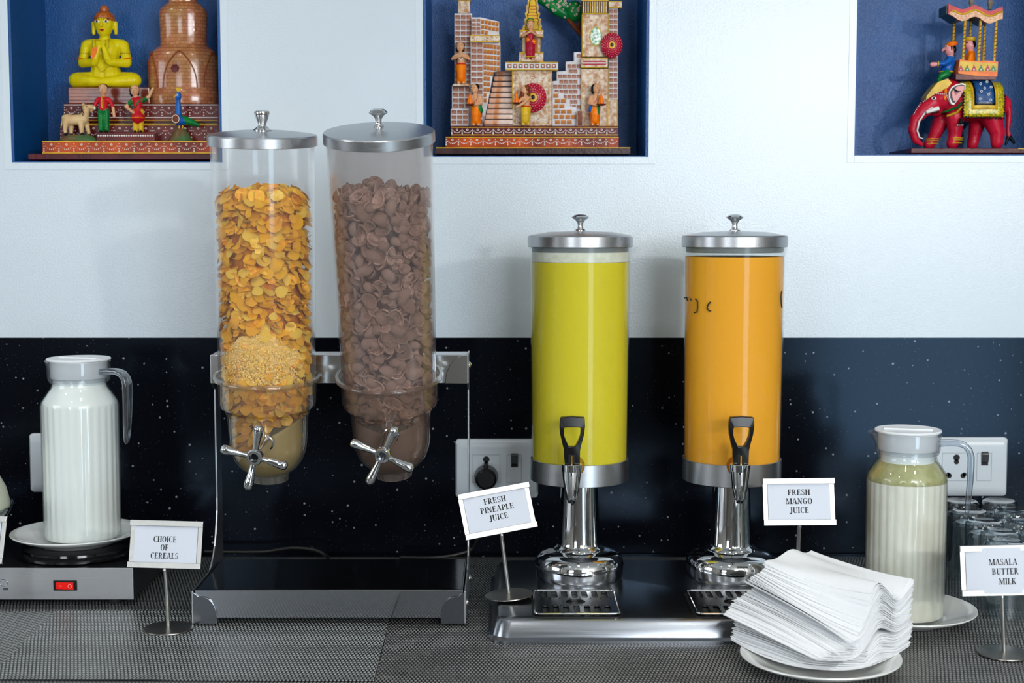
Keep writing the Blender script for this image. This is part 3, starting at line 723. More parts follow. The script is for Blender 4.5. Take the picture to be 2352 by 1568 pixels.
for k, (ax, zl, jm, tapu, rot) in enumerate(((ax1, zl1, JUICEY, 1313, -1), (ax2, zl2, JUICEO, 1700, 1))):
    T = Matrix.Translation((ax, JY, 0))
    # foot and column
    S().lathe([(0.0565, jz), (0.0575, jz + 0.002), (0.0578, jz + 0.007), (0.0585, jz + 0.012), (0.0588, jz + 0.018), (0.0560, jz + 0.026), (0.0490, jz + 0.032), (0.0400, jz + 0.0345), (0.0335, jz + 0.036), (0.0320, jz + 0.0395), (0.0295, jz + 0.041), (0.0285, jz + 0.043), (0, jz + 0.043)], 56, T).build('foot', CHROME, jd, 40)
    zc0 = jz + 0.0425
    S().lathe([(0.0285, zc0), (0.0275, zc0 + 0.004), (0.0262, zc0 + 0.03), (0.0245, zc0 + 0.07), (0.0238, ZB - 0.018), (0.0238, ZB - 0.012)], 48, T).build('column', CHROME, jd, 60)
    # steel band with the notch behind the tap
    rbnd = 0.0640; n = 64; vs = []; fs = []
    s = S(); s.lathe([(rbnd - 0.002, ZB - 0.032), (rbnd, ZB - 0.031), (rbnd, ZB - 0.0035), (rbnd - 0.0012, ZB - 0.003), (rbnd - 0.0022, ZB - 0.005), (rbnd - 0.0026, ZB - 0.029), (0.02, ZB - 0.030), (0.02, ZB - 0.032)], 72, T, loop=True)
    s.build('band', STEEL, jd, 30)
    # tank
    r0, r1 = 0.0627, 0.0655
    prof = [(0, ZB - 0.0075), (r0 - 0.001, ZB - 0.0075), (r0, ZB - 0.005), (r1 - 0.0008, ZTOP - 0.012), (r1 + 0.0012, ZTOP - 0.006), (r1 + 0.0018, ZTOP + 0.004)]
    inn = [(r1 - 0.0004, ZTOP + 0.004), (r1 - 0.001, ZTOP - 0.006), (r1 - 0.0020, ZTOP - 0.012), (r0 - 0.0012, ZB - 0.006), (0, ZB - 0.006)]
    tank = S().lathe(prof + inn, 72, T).build('tank', TANKC, jd, 40)
    rl = r1 + 0.0026
    S().lathe([(rl - 0.0015, ZTOP - 0.0005), (rl, ZTOP), (rl, ZTOP + 0.0125), (rl - 0.0015, ZTOP + 0.0142), (rl - 0.006, ZTOP + 0.0152), (rl * 0.6, ZTOP + 0.0188), (0, ZTOP + 0.0202)], 64, T).build('lid', STEEL, tank, 30)
    S().lathe([(r1 - 0.0045, ZTOP - 0.0075), (r1 - 0.003, ZTOP - 0.007), (r1 - 0.003, ZTOP - 0.001), (r1 - 0.0045, ZTOP - 0.001)], 64, T, loop=True).build('lid_seal', mat('seal_grey', (120, 124, 124), 0.5), tank, 30)
    zk = ZTOP + 0.0199
    S().lathe([(r, zk + z) for r, z in ((0.0075, 0), (0.0075, 0.0014), (0.0042, 0.003), (0.0034, 0.007), (0.0038, 0.0105), (0.0066, 0.0142), (0.0108, 0.0168), (0.0114, 0.0178), (0.0102, 0.0188), (0.0080, 0.0206), (0.0040, 0.0216), (0, 0.0218))], 28, T).build('lid_knob', CHROMER, tank, 50)
    # juice
    rj0, rj1 = r0 - 0.0015, r0 - 0.0015 + (r1 - 0.0020 - r0 + 0.0012) * (zl - ZB) / (ZTOP - ZB)
    jo = S().lathe([(0, ZB - 0.0055), (rj0, ZB - 0.0055), (rj1, zl), (0, zl)], 72, T).build('juice', jm, None, 30)
    tag(jo, ('lime yellow pineapple juice filling the left tank', 'orange mango juice filling the right tank')[k], 'juice')
    if k == 0:
        fo = S().lathe([(0.05, zl + 0.0004), (rj1, zl + 0.0004), (rj1 + 0.0002, zl + 0.010), (rj1 - 0.0015, zl + 0.0155), (rj1 - 0.004, zl + 0.012), (0.05, zl + 0.003)], 72, T, loop=True).build('froth', FROTH, None, 40)
        tag(fo, 'pale froth ring on top of the yellow pineapple juice', 'froth')
    # tap
    ty = JY - 0.1005; tp = at(tapu, 1065, ty)
    Tt = Matrix.Translation((tp.x, ty, tp.z))
    tap = S().lathe([(0, -0.0455), (0.0050, -0.0455), (0.0058, -0.045), (0.0068, -0.043), (0.0095, -0.030), (0.0112, -0.018), (0.0118, -0.010), (0.0119, -0.0088), (0.0126, -0.0085), (0.0128, -0.0005), (0.0122, 0.0002), (0, 0.0002)], 36, Tt).build('tap', CHROME, jd, 40)
    S().lathe([(0.0030, -0.049), (0.0042, -0.049), (0.0042, -0.0455), (0.0030, -0.0455)], 20, Tt, loop=True).build('nozzle', BLACKP, tap, 40)
    dv = (Vector((ax, JY, 0)) - Vector((tp.x, ty, 0))).normalized()
    S().tube([(tp.x, ty, tp.z - 0.010), tuple(Vector((tp.x, ty, tp.z - 0.010)) + dv * 0.042)], 0.0068, 20).build('shank', CHROME, tap, 60)
    e = Vector((ax, JY, tp.z - 0.010)) - dv * 0.0655
    s = S(); Mn = frame(Vector((0, 0, 0)), -dv, Vector((0, 0, 1))); Mn.translation = Vector((ax, JY, tp.z - 0.009)) - dv * 0.0610
    s.lathe([(0, 0.0052), (0.0118, 0.0052), (0.0128, 0.004), (0.0128, -0.002), (0, -0.002)][::-1], 28, Mn).build('washer', mat('amber_washer', (150, 112, 20), 0.35) if k == 0 else mat('amber_washer_dark', (166, 96, 10), 0.35), tap, 40)
    # black D-grip lever
    kpx = px(ty); zt_ = lambda v: at(tapu, v, ty).z; X = lambda du: tp.x + du * kpx
    outer = [(-15.5, 1066), (-17.5, 1050), (-18, 1032), (-22, 1018), (-27, 996), (-28.5, 978), (-26.5, 960), (-25, 957), (0, 955), (28, 957), (29.5, 960), (30.5, 978), (28, 998), (22, 1020), (19, 1034), (18.5, 1066)]
    hole = [(-7, 1024), (-7, 1024), (-9, 1020), (-14, 1010), (-18, 998), (-18.5, 986), (-17.5, 980.5), (-15, 980), (1, 979.5), (17, 980), (19.5, 980.5), (20.5, 986), (19.5, 998), (14, 1012), (10, 1020), (7, 1024)]
    n = len(outer); yA, yB = ty - 0.006, ty + 0.005; vs = []; fs = []
    for du, v in outer: vs += [(X(du), yA + 0.0015, zt_(v)), (X(du), yB, zt_(v))]
    for du, v in hole: vs += [(X(du), yA, zt_(v)), (X(du), yB, zt_(v))]
    for i in range(n):
        j = (i + 1) % n
        fs += [(2 * i + 1, 2 * i, 2 * j, 2 * j + 1), (2 * n + 2 * i, 2 * n + 2 * i + 1, 2 * n + 2 * j + 1, 2 * n + 2 * j), (2 * i, 2 * n + 2 * i, 2 * n + 2 * j, 2 * j), (2 * i + 1, 2 * j + 1, 2 * n + 2 * j + 1, 2 * n + 2 * i + 1)]
    lv = S().add(vs, [f for f in fs]).build('lever', BLACKP, tap, 30, bev=0.0008)
    S().box((tp.x - 0.0042, yA - 0.0004, tp.z + 0.0005), (tp.x + 0.0042, yA + 0.001, tp.z + 0.0125)).build('lever_slot', mat('slot_black', (4, 4, 4), 0.8), lv, 0)
    S().tube([(tp.x, yA - 0.001, tp.z), (tp.x, yA - 0.001, tp.z + 0.0115)], 0.0016, 10).build('lever_pin', mat('brass_pin', (150, 120, 60), 0.3, 1.0), lv)
    gu = 1327 if k == 0 else 1702
    gf = gr(gu, 1419, jz); gb = gr(gu, 1361, jz)
    grille(gf.x, (gf.y + gb.y) / 2, 0.107, gb.y - gf.y)
# worn marker strokes on the mango tank
def on_tank(u, v, ax, r):
    d_ = ray(u, v); ox, oy = -ax, -JY
    A = d_.x ** 2 + d_.y ** 2; B = d_.x * ox + d_.y * oy; C = ox * ox + oy * oy - r * r
    D_ = B * B - A * C
    t = (-B - math.sqrt(max(D_, 0))) / A
    return Vector((0, 0, HC)) + d_ * t
mk = thing('marker_writing', 'worn black marker strokes on the front of the mango juice tank', 'marker writing', on_tank(1600, 700, ax2, 0.0655))
for st in ([(1572, 684), (1577, 683), (1579, 690)], [(1586, 685), (1587, 690)], [(1597, 686), (1602, 692), (1602, 706), (1601, 716), (1594, 718)], [(1632, 693), (1626, 700), (1624, 708), (1628, 713), (1633, 714)], [(1796, 668), (1794, 680), (1794.6, 694), (1796, 706)]):
    S().tube([on_tank(u, v, ax2, 0.0655 - (0.0028 * (v - 566) / 480)) for u, v in st], 0.0009, 6).build('stroke', MARKER, mk)

# ------------------------------------------------------------------ warming plate, plates, jugs
hy0 = gr(150, 1391).y; hzt = at(150, 1304, hy0).z; hx1 = at(307, 1340, hy0).x; hx0 = hx1 - 0.36; hy1 = hy0 + 0.19
hp = thing('warming_plate', 'steel electric warming plate with a red rocker switch at the left edge', 'warming plate', ((hx0 + hx1) / 2, (hy0 + hy1) / 2, 0))
S().box((hx0, hy0 + 0.0015, 0.009), (hx1, hy1, hzt)).build('housing', mat('dark_housing', (38, 40, 43), 0.22, 0.6), hp, 0, bev=0.0012)
S().box((hx0 + 0.001, hy0, 0.008), (hx1 - 0.0005, hy0 + 0.0016, hzt)).build('front_panel', STEEL, hp, 0, bev=0.0006)
for fx, fy in ((hx0 + 0.03, hy0 + 0.02), (hx1 - 0.03, hy0 + 0.02), (hx0 + 0.03, hy1 - 0.02), (hx1 - 0.03, hy1 - 0.02)):
    S().lathe([(0, 0), (0.009, 0), (0.011, 0.008), (0.011, 0.0095), (0, 0.0095)], 16, Matrix.Translation((fx, fy, 0))).build('foot', RUBBER, hp)
hcx = at(183, 1290, hy0 + 0.088).x; hcy = hy0 + 0.088
for cx_ in (hcx, hcx - 0.185):
    S().lathe([(0, hzt), (0.078, hzt), (0.080, hzt + 0.002), (0.080, hzt + 0.005), (0.077, hzt + 0.0075), (0.0745, hzt + 0.0085), (0.074, hzt + 0.0115), (0.070, hzt + 0.0125), (0, hzt + 0.0125)], 64, Matrix.Translation((cx_, hcy, 0))).build('heating_disc', BLACKE, hp, 30)
sw = at(150, 1344, hy0); q = px(hy0)
bz = S().box((sw.x - 27.5 * q, hy0 - 0.0016, sw.z - 12 * q), (sw.x + 27.5 * q, hy0, sw.z + 12 * q)).build('switch_bezel', BLACKP, hp, 0, bev=0.0006)
s = S().add([(sw.x - 20 * q, hy0 - 0.0016, sw.z - 8 * q), (sw.x + 21 * q, hy0 - 0.0016, sw.z - 8 * q), (sw.x + 21 * q, hy0 - 0.0016, sw.z + 8 * q), (sw.x - 20 * q, hy0 - 0.0016, sw.z + 8 * q),
             (sw.x - 20 * q, hy0 - 0.0024, sw.z - 8 * q), (sw.x + 21 * q, hy0 - 0.0048, sw.z - 8 * q), (sw.x + 21 * q, hy0 - 0.0048, sw.z + 8 * q), (sw.x - 20 * q, hy0 - 0.0024, sw.z + 8 * q)], [(4, 5, 6, 7), (0, 1, 5, 4), (1, 2, 6, 5), (2, 3, 7, 6), (3, 0, 4, 7)])
rk = s.build('rocker', RED, bz, 0, bev=0.0004)
SWM = mat('rocker_mark', (250, 150, 140), 0.4)
S().tube([(sw.x + 13 * q + 4.2 * q * cos(a * pi / 8), hy0 - 0.0048, sw.z + 4.2 * q * sin(a * pi / 8)) for a in range(16)], 0.0004, 6, close=True).build('off_mark', SWM, bz)
S().box((sw.x - 13 * q, hy0 - 0.0032, sw.z - 0.8 * q), (sw.x - 6 * q, hy0 - 0.0026, sw.z + 0.8 * q)).build('on_mark', SWM, bz, 0)
# faint ring stamped into the front panel
lg = at(8, 1338, hy0)
S().tube([(lg.x + 9 * q * cos(a * pi / 10), hy0 - 0.0001, lg.z + 8 * q * sin(a * pi / 10)) for a in range(-9, 10)], 0.0005, 6).build('stamped_mark', STEELD, hp)
S().box((lg.x - 1 * q, hy0 - 0.0003, lg.z - 18 * q), (lg.x + 11 * q, hy0, lg.z - 12 * q)).build('stamped_mark', STEELD, hp, 0)

def plate(cx, cy, z, r, label):
    T = Matrix.Translation((cx, cy, z))
    p = [(0, 0.0008), (r * 0.52, 0.0008), (r * 0.54, 0), (r * 0.57, 0), (r * 0.60, 0.002), (r * 0.85, 0.0095), (r * 0.985, 0.0145), (r, 0.0160), (r * 0.995, 0.0172), (r * 0.975, 0.0172), (r * 0.84, 0.0128), (r * 0.62, 0.0058), (r * 0.55, 0.0045), (0, 0.0042)]
    o = S().lathe(p, 72, T).build('plate', CERAM, None, 50)
    return tag(o, label, 'plate', 'white saucer plates')
PZ = hzt + 0.0126
plate(hcx - 0.003, hcy, PZ, 0.0855, 'round white plate on the warming plate under the tall milk jug')
NRIB = 28
def rib(a, z): return 1.0 - 0.018 * (1 - abs(cos(NRIB * a / 2)))
def jug(cx, cy, z0, yaw, label, liquid, llabel, lm, fill_z, froth=False, s_=1.0):
    t = thing('jug', label, 'jug', (cx, cy, z0), 'ribbed glass jugs')
    T = Matrix.Translation((cx, cy, z0)) @ Matrix.Rotation(yaw, 4, 'Z') @ Matrix.Scale(s_, 4)
    rbody = lambda a, z: rib(a, z) if 0.008 < z < 0.178 else 1.0
    out = [(0, 0), (0.044, 0), (0.0480, 0.002), (0.0490, 0.006), (0.0492, 0.0085), (0.0494, 0.09), (0.0496, 0.1775), (0.0494, 0.181), (0.0484, 0.185), (0.0385, 0.199), (0.0362, 0.203), (0.0358, 0.207), (0.0358, 0.214)]
    inn = [(0.0338, 0.214), (0.0338, 0.206), (0.0348, 0.202), (0.0376, 0.198), (0.0472, 0.1845), (0.0482, 0.180), (0.0485, 0.1775), (0.0483, 0.09), (0.0481, 0.0085), (0.0465, 0.005), (0, 0.005)]
    S().lathe(out + inn, 168, T, rf=rbody).build('glass_body', JUGC, t, 60)
    # liquid just inside the glass
    pr = [(0, 0.0052), (0.0461, 0.0054), (0.0477, 0.0088), (0.0479, 0.09), (0.0481, min(fill_z, 0.1775))]
    if fill_z > 0.1775:
        pr += [(0.0478, 0.180), (0.0467, 0.184)]
        if fill_z > 0.19: pr += [(0.0386, 0.1955), (0.0345, 0.2005), (0.0334, 0.206)]
        pr += [(0, pr[-1][1])]
    else: pr += [(0, fill_z)]
    lo = S().lathe(pr, 168, T, rf=rbody).build(liquid, lm, None, 60); tag(lo, llabel, 'drink')
    if froth:
        fo = S().lathe([(0, fill_z + 0.0002), (0.0481, fill_z + 0.0002), (0.0481, 0.1775), (0.0478, 0.180), (0.0467, 0.184), (0.0386, 0.1955), (0.0348, 0.2000), (0, 0.2000)], 168, T, rf=rbody).build('froth', FOAMG, None, 60)
        tag(fo, 'greenish froth layer on top of the buttermilk', 'froth')
    # white stopper with flange teeth and ridge
    cap = S().lathe([(0, 0.199 if froth else 0.205), (0.0325, 0.199 if froth else 0.205), (0.0330, 0.214), (0.0352, 0.2145), (0.0358, 0.216), (0.0362, 0.2365), (0.0402, 0.2370), (0.0408, 0.2378), (0.0408, 0.2392), (0.0398, 0.2402), (0.030, 0.2392), (0, 0.2392)], 64, T).build('stopper', WHITEP, t, 30)
    S().box((-0.030, -0.0035, 0.2388), (0.030, 0.0035, 0.2412), T).build('ridge', WHITEP, cap, 0, bev=0.001)
    # clear collar with spout at -x
    def spout(a, z):
        d_ = math.atan2(sin(a - pi), cos(a - pi)); k = max(0.0, (z - 0.222) / 0.013)
        return 1 + 0.22 * k * max(0.0, cos(min(abs(d_) * 2.6, pi / 2)))
    S().lathe([(0.0372, 0.2105), (0.0378, 0.2095), (0.0390, 0.2125), (0.0398, 0.2145), (0.0400, 0.222), (0.0402, 0.2355), (0.0384, 0.2355), (0.0382, 0.222), (0.0380, 0.2145)], 72, T, rf=spout, loop=True).build('collar', COLLC, t, 50)
    # clear handle: out from the collar, round the corner, down to a tapered tip
    path = [(0.0375, 0, 0.2235), (0.048, 0, 0.2245), (0.060, 0, 0.2245), (0.068, 0, 0.2222), (0.0735, 0, 0.2165), (0.076, 0, 0.208), (0.0762, 0, 0.195), (0.0755, 0, 0.175), (0.0742, 0, 0.155), (0.0732, 0, 0.140), (0.0727, 0, 0.134), (0.0725, 0, 0.131)]
    rs = [0.0075, 0.0072, 0.0070, 0.0070, 0.0072, 0.0075, 0.0074, 0.0069, 0.0062, 0.0050, 0.0036, 0.0010]
    s = S(); vs = []; fs = []; n = 16
    P_ = [Vector(p) for p in path]
    for i, p in enumerate(P_):
        tg = (P_[min(i + 1, len(P_) - 1)] - P_[max(i - 1, 0)]).normalized(); b = Vector((0, 1, 0)); a_ = b.cross(tg)
        for k in range(n):
            th = 2 * pi * k / n; c, d_ = cos(th), sin(th); qq = (abs(c) ** 4 + abs(d_) ** 4) ** -0.25
            vs.append(p + b * (rs[i] * c * qq) + a_ * (rs[i] * 0.55 * d_ * qq))
    for i in range(len(P_) - 1):
        for k in range(n): j = (k + 1) % n; fs.append((i * n + k, i * n + j, (i + 1) * n + j, (i + 1) * n + k))
    fs.append(tuple(reversed(range(n)))); fs.append(tuple((len(P_) - 1) * n + k for k in range(n)))
    S().add(vs, fs, T).build('handle', HANDC, t, 40)
    return t
jug(at(190, 1200, hcy).x, hcy, PZ + 0.0043, math.radians(-22), 'tall ribbed glass jug of milk on the warming plate', 'milk', 'white milk filling the jug on the warming plate', MILK, 0.2, s_=1.02)
PB = gr(2078, 1392, 0.017)
plate(PB.x, PB.y, 0.0, 0.0865, 'round white plate under the buttermilk jug')
jug(at(2077, 1300, PB.y).x, PB.y - 0.003, 0.0043, math.radians(-14), 'tall ribbed glass jug of buttermilk with greenish froth', 'buttermilk', 'speckled off white buttermilk filling the right jug', BMILK, 0.1755, True, 0.975)

# glass bowl with a pale domed lid, cut by the left edge
by = hcy; rim = at(24, 1168, by)
bcx = hcx - 0.185; brr = rim.x - bcx; z0 = hzt + 0.0126; zr = rim.z
bw_ = thing('lidded_bowl', 'pale dome lidded glass bowl at the left edge on the warming plate', 'bowl', (bcx, by, z0))
T = Matrix.Translation((bcx, by, 0))
S().lathe([(0, z0), (brr * 0.55, z0), (brr * 0.75, z0 + 0.010), (brr * 0.93, zr - 0.012), (brr, zr), (brr, zr + 0.003), (brr - 0.003, zr + 0.003), (brr * 0.90, zr - 0.010), (brr * 0.70, z0 + 0.012), (0, z0 + 0.004)], 64, T).build('glass_bowl', GLASS, bw_, 50)
S().lathe([(0, zr - 0.002), (brr - 0.006, zr - 0.002), (brr - 0.0055, zr + 0.006), (brr - 0.010, zr + 0.025), (brr - 0.019, zr + 0.043), (brr - 0.036, zr + 0.058), (0.012, zr + 0.066), (0, zr + 0.067)], 64, T).build('dome_lid', mat('pale_lid', (206, 210, 188), 0.3), bw_, 50)
S().sphere((bcx, by, zr + 0.071), (0.011, 0.011, 0.009)).build('lid_knob', mat('pale_lid', (206, 210, 188), 0.3), bw_)

# ------------------------------------------------------------------ lettering: serif capitals cut as flat ink
def glyphs():
    G = {}
    t, h = 0.20, 0.085
    def rect(a, b, c, d): return [(a, b), (c, b), (c, d), (a, d)]
    def stem(x, w_=t, b=True, tp=True):
        o = [rect(x, 0, x + w_, 1)]
        if b: o.append(rect(x - 0.075, 0, x + w_ + 0.075, h))
        if tp: o.append(rect(x - 0.075, 1 - h, x + w_ + 0.075, 1))
        return o
    def arc(cx, cy, rx, ry, a0, a1, tx, ty, n=14):
        o = []
        for i in range(n):
            A, B = math.radians(a0 + (a1 - a0) * i / n), math.radians(a0 + (a1 - a0) * (i + 1) / n)
            o.append([(cx + rx * cos(A), cy + ry * sin(A)), (cx + rx * cos(B), cy + ry * sin(B)), (cx + (rx - tx) * cos(B), cy + (ry - ty) * sin(B)), (cx + (rx - tx) * cos(A), cy + (ry - ty) * sin(A))])
        return o
    def diag(xa, ya, xb, yb_, w_): return [[(xa, ya), (xa + w_, ya), (xb + w_, yb_), (xb, yb_)]]
    G['I'] = (stem(0.09), 0.36)
    G['H'] = (stem(0.09) + stem(0.565) + [rect(0.2, 0.47, 0.6, 0.54)], 0.83)
    G['E'] = (stem(0.09) + [rect(0.2, 1 - h, 0.60, 1), rect(0.54, 0.78, 0.60, 1), rect(0.2, 0, 0.64, h), rect(0.58, 0, 0.64, 0.24), rect(0.2, 0.48, 0.5, 0.545), rect(0.44, 0.4, 0.5, 0.62)], 0.70)
    G['F'] = (stem(0.09) + [rect(0.2, 1 - h, 0.60, 1), rect(0.54, 0.76, 0.60, 1), rect(0.2, 0.47, 0.5, 0.535), rect(0.44, 0.39, 0.5, 0.61)], 0.66)
    G['L'] = (stem(0.09) + [rect(0.2, 0, 0.60, h), rect(0.54, 0, 0.60, 0.26)], 0.65)
    G['T'] = (stem(0.265, tp=False) + [rect(0.02, 1 - h, 0.685, 1), rect(0.02, 0.76, 0.08, 1), rect(0.625, 0.76, 0.685, 1)], 0.71)
    G['P'] = (stem(0.09) + arc(0.34, 0.72, 0.31, 0.28, -90, 90, t, h) + [rect(0.2, 1 - h, 0.35, 1), rect(0.2, 0.44, 0.35, 0.44 + h)], 0.68)
    G['R'] = (stem(0.09) + arc(0.34, 0.735, 0.29, 0.265, -90, 90, t * 0.95, h) + [rect(0.2, 1 - h, 0.35, 1), rect(0.2, 0.47, 0.35, 0.47 + h)] + diag(0.54, 0, 0.30, 0.5, 0.18) + [rect(0.54, 0, 0.80, h)], 0.79)
    G['B'] = (stem(0.09) + arc(0.33, 0.755, 0.27, 0.245, -90, 90, t * 0.9, h) + arc(0.34, 0.275, 0.32, 0.275, -90, 90, t, h) + [rect(0.2, 1 - h, 0.34, 1), rect(0.2, 0.49, 0.35, 0.55), rect(0.2, 0, 0.35, h)], 0.72)
    G['K'] = (stem(0.09) + diag(0.24, 0.42, 0.58, 1, 0.085) + diag(0.58, 0, 0.33, 0.56, 0.19) + [rect(0.5, 1 - h, 0.76, 1), rect(0.54, 0, 0.85, h)], 0.83)
    G['N'] = ([rect(0.12, 0, 0.19, 1), rect(0.02, 0, 0.29, h), rect(0.02, 1 - h, 0.22, 1), rect(0.66, 0, 0.73, 1), rect(0.56, 1 - h, 0.83, 1)] + diag(0.55, 0, 0.12, 1, 0.18), 0.84)
    G['M'] = ([rect(0.13, 0, 0.19, 1), rect(0.03, 0, 0.29, h), rect(0.03, 1 - h, 0.25, 1)] + stem(0.80) + diag(0.44, 0.0, 0.13, 1, 0.16) + diag(0.46, 0.0, 0.80, 1, 0.075), 1.06)
    G['A'] = (diag(0.05, 0, 0.33, 1, 0.075) + diag(0.58, 0, 0.33, 1, 0.185) + [rect(0.2, 0.3, 0.62, 0.36), rect(-0.03, 0, 0.22, h), rect(0.50, 0, 0.85, h)], 0.80)
    G['U'] = ([rect(0.09, 0.28, 0.09 + t, 1), rect(0.015, 1 - h, 0.34, 1), rect(0.62, 0.28, 0.69, 1), rect(0.53, 1 - h, 0.78, 1)] + arc(0.39, 0.29, 0.30, 0.31, 180, 270, t, 0.08) + arc(0.39, 0.29, 0.30, 0.31, 270, 360, 0.07, 0.08), 0.79)
    G['J'] = ([rect(0.2, 0.1, 0.2 + t, 1), rect(0.125, 1 - h, 0.45, 1)] + arc(0.165, 0.1, 0.21, 0.30, 200, 360, t, 0.09, 10) + [rect(-0.06, -0.05, 0.06, 0.06)], 0.47)
    O = arc(0.41, 0.5, 0.37, 0.52, -55, 55, t, 0.05) + arc(0.41, 0.5, 0.37, 0.52, 55, 125, t * 0.8, 0.055) + arc(0.41, 0.5, 0.37, 0.52, 125, 235, t, 0.05) + arc(0.41, 0.5, 0.37, 0.52, 235, 305, t * 0.8, 0.055)
    G['O'] = (O, 0.82)
    C = arc(0.42, 0.5, 0.38, 0.52, 50, 130, t * 0.75, 0.055) + arc(0.42, 0.5, 0.38, 0.52, 130, 230, t, 0.055) + arc(0.42, 0.5, 0.38, 0.52, 230, 312, t * 0.75, 0.055)
    G['C'] = (C + [rect(0.60, 0.70, 0.66, 0.99)], 0.72)
    G['G'] = (C + [rect(0.60, 0.72, 0.66, 0.99), rect(0.53, 0.08, 0.53 + t, 0.42), rect(0.44, 0.38, 0.78, 0.38 + h)], 0.80)
    G['S'] = (arc(0.31, 0.745, 0.245, 0.27, 35, 250, 0.10, 0.075) + diag(0.40, 0.42, 0.14, 0.60, 0.13) + arc(0.31, 0.27, 0.26, 0.285, -150, 65, 0.12, 0.08) + [rect(0.47, 0.74, 0.52, 0.98), rect(0.06, 0.02, 0.11, 0.28)], 0.61)
    return G
GL = glyphs()
def sign(cu, cv, base_u, base_v, Y, tilt, roll, yaw, lines, label, wpan=0.0862, hpan=0.0555, base_z=0.001, bulge=0.0, base_tilt=0.0, tw=1.0):
    c = at(cu, cv, Y); b = at(base_u, base_v, Y); b.z = base_z
    t = thing('table_sign', label, 'table sign', b, 'metal label stands')
    M = Matrix.Translation(c) @ Matrix.Rotation(yaw, 4, 'Z') @ Matrix.Rotation(roll, 4, 'Y') @ Matrix.Rotation(-tilt, 4, 'X')
    W, H_ = wpan / 2, hpan / 2
    S().box((-W, 0, -H_), (W, 0.001, H_), M).build('back_plate', SIGNM, t, 0)
    for z0, z1 in ((H_ - 0.0062, H_ + 0.0006), (-H_ - 0.0006, -H_ + 0.0062)):
        S().box((-W - 0.0006, -0.0042, z0), (W + 0.0006, -0.0030, z1), M).box((-W - 0.0006, -0.0031, (z1 - 0.0012) if z0 > 0 else z0), (W + 0.0006, 0.0012, z1 if z0 > 0 else z0 + 0.0012), M).build('rail', SIGNM, t, 0, bev=0.0004)
    # card
    n = 10; vs = []; fs = []; w2 = W - 0.0055
    yb_ = lambda x: -0.0014 - bulge * (1 - (x / w2) ** 2)
    for i in range(n + 1):
        x = -w2 + 2 * w2 * i / n
        vs += [(x, yb_(x), -H_ + 0.002), (x, yb_(x), H_ - 0.002), (x, yb_(x) + 0.0004, -H_ + 0.002), (x, yb_(x) + 0.0004, H_ - 0.002)]
    for i in range(n):
        a, d_ = 4 * i, 4 * (i + 1); fs += [(a, d_, d_ + 1, a + 1), (a + 3, d_ + 3, d_ + 2, a + 2), (a + 1, d_ + 1, d_ + 3, a + 3), (a, a + 2, d_ + 2, d_)]
    fs += [(0, 1, 3, 2), (4 * n, 4 * n + 2, 4 * n + 3, 4 * n + 1)]
    cardo = S().add(vs, fs, M).build('card', CARD, t, 60)
    for text, xo, zo, ch in lines:
        kx = ch * 0.92 * tw; w_ = sum(GL[k][1] + 0.035 for k in text) * kx; x = xo - w_ / 2; s = S()
        for k in text:
            for poly in GL[k][0]:
                ar = sum(poly[i][0] * poly[(i + 1) % 4][1] - poly[(i + 1) % 4][0] * poly[i][1] for i in range(4))
                pl = poly if ar > 0 else poly[::-1]
                pp = [(x + p[0] * kx, zo - ch / 2 + p[1] * ch) for p in pl]
                s.add([(a, yb_(a) - 0.00015, b_) for a, b_ in pp], [(0, 1, 2, 3)], M)
            x += (GL[k][1] + 0.035) * kx
        s.build('lettering', INK, cardo, 0)
    # post and base
    top = M @ Vector((0, 0.002, -H_ + 0.006)); foot = b + Vector((0, 0, 0.002))
    mid = top.lerp(foot, 0.12); mid.y = foot.y + (mid.y - foot.y) * 0.4
    S().tube([top, M @ Vector((0, 0.0018, -H_ - 0.003)), mid.lerp(M @ Vector((0, 0.0018, -H_ - 0.003)), 0.4), foot.lerp(mid, 0.6), foot], 0.0024, 14).build('post', SIGNM, t, 60)
    Tb = Matrix.Translation(b) @ Matrix.Rotation(base_tilt, 4, 'Y')
    S().lathe([(0, 0), (0.0285, 0), (0.0300, 0.0006), (0.0298, 0.0016), (0.006, 0.0034), (0, 0.0036)], 48, Tb).build('base', SIGNB, t, 30)
    return t
CH = 0.0070
sign(381, 1250, 387, 1442, 1.683, math.radians(14), math.radians(1.6), 0.0, [('CHOICE', -0.001, 0.0062, CH), ('OF', -0.001, -0.0036, CH), ('CEREALS', -0.0005, -0.0134, CH)], 'steel stand with card reading choice of cereals')
sign(1142, 1173, 1169, 1362, 1.735, math.radians(17), math.radians(-7.5), math.radians(15), [('FRESH', -0.001, 0.0135, CH), ('PINEAPLE', 0.000, 0.0030, CH), ('JUICE', 0.000, -0.0075, CH)], 'leaning steel stand with card reading fresh pineaple juice', base_z=0.0282, base_tilt=math.radians(-4), wpan=0.0905, tw=1.18, bulge=0.0015)
sign(1835, 1152, 1830, 1390, 1.70, math.radians(12), math.radians(-0.6), 0.0, [('FRESH', 0.000, 0.0115, CH), ('MANGO', 0.000, 0.0008, CH), ('JUICE', 0.000, -0.0100, CH)], 'steel stand with card reading fresh mango juice behind the napkins', base_z=0.0265, tw=1.13)
sign(2300, 1309, 2306, 1515, 1.585, math.radians(8), math.radians(-2.2), math.radians(-4), [('MASALA', 0.001, 0.0098, CH), ('BUTTER', 0.003, -0.0008, CH), ('MILK', 0.005, -0.0120, CH)], 'steel stand with curved card reading masala butter milk', bulge=0.004, wpan=0.0900, base_z=0.0005)
sign(-72, 1236, -70, 1445, 1.68, math.radians(14), math.radians(3), 0.0, [], 'bare edge of a steel label stand at the left border')

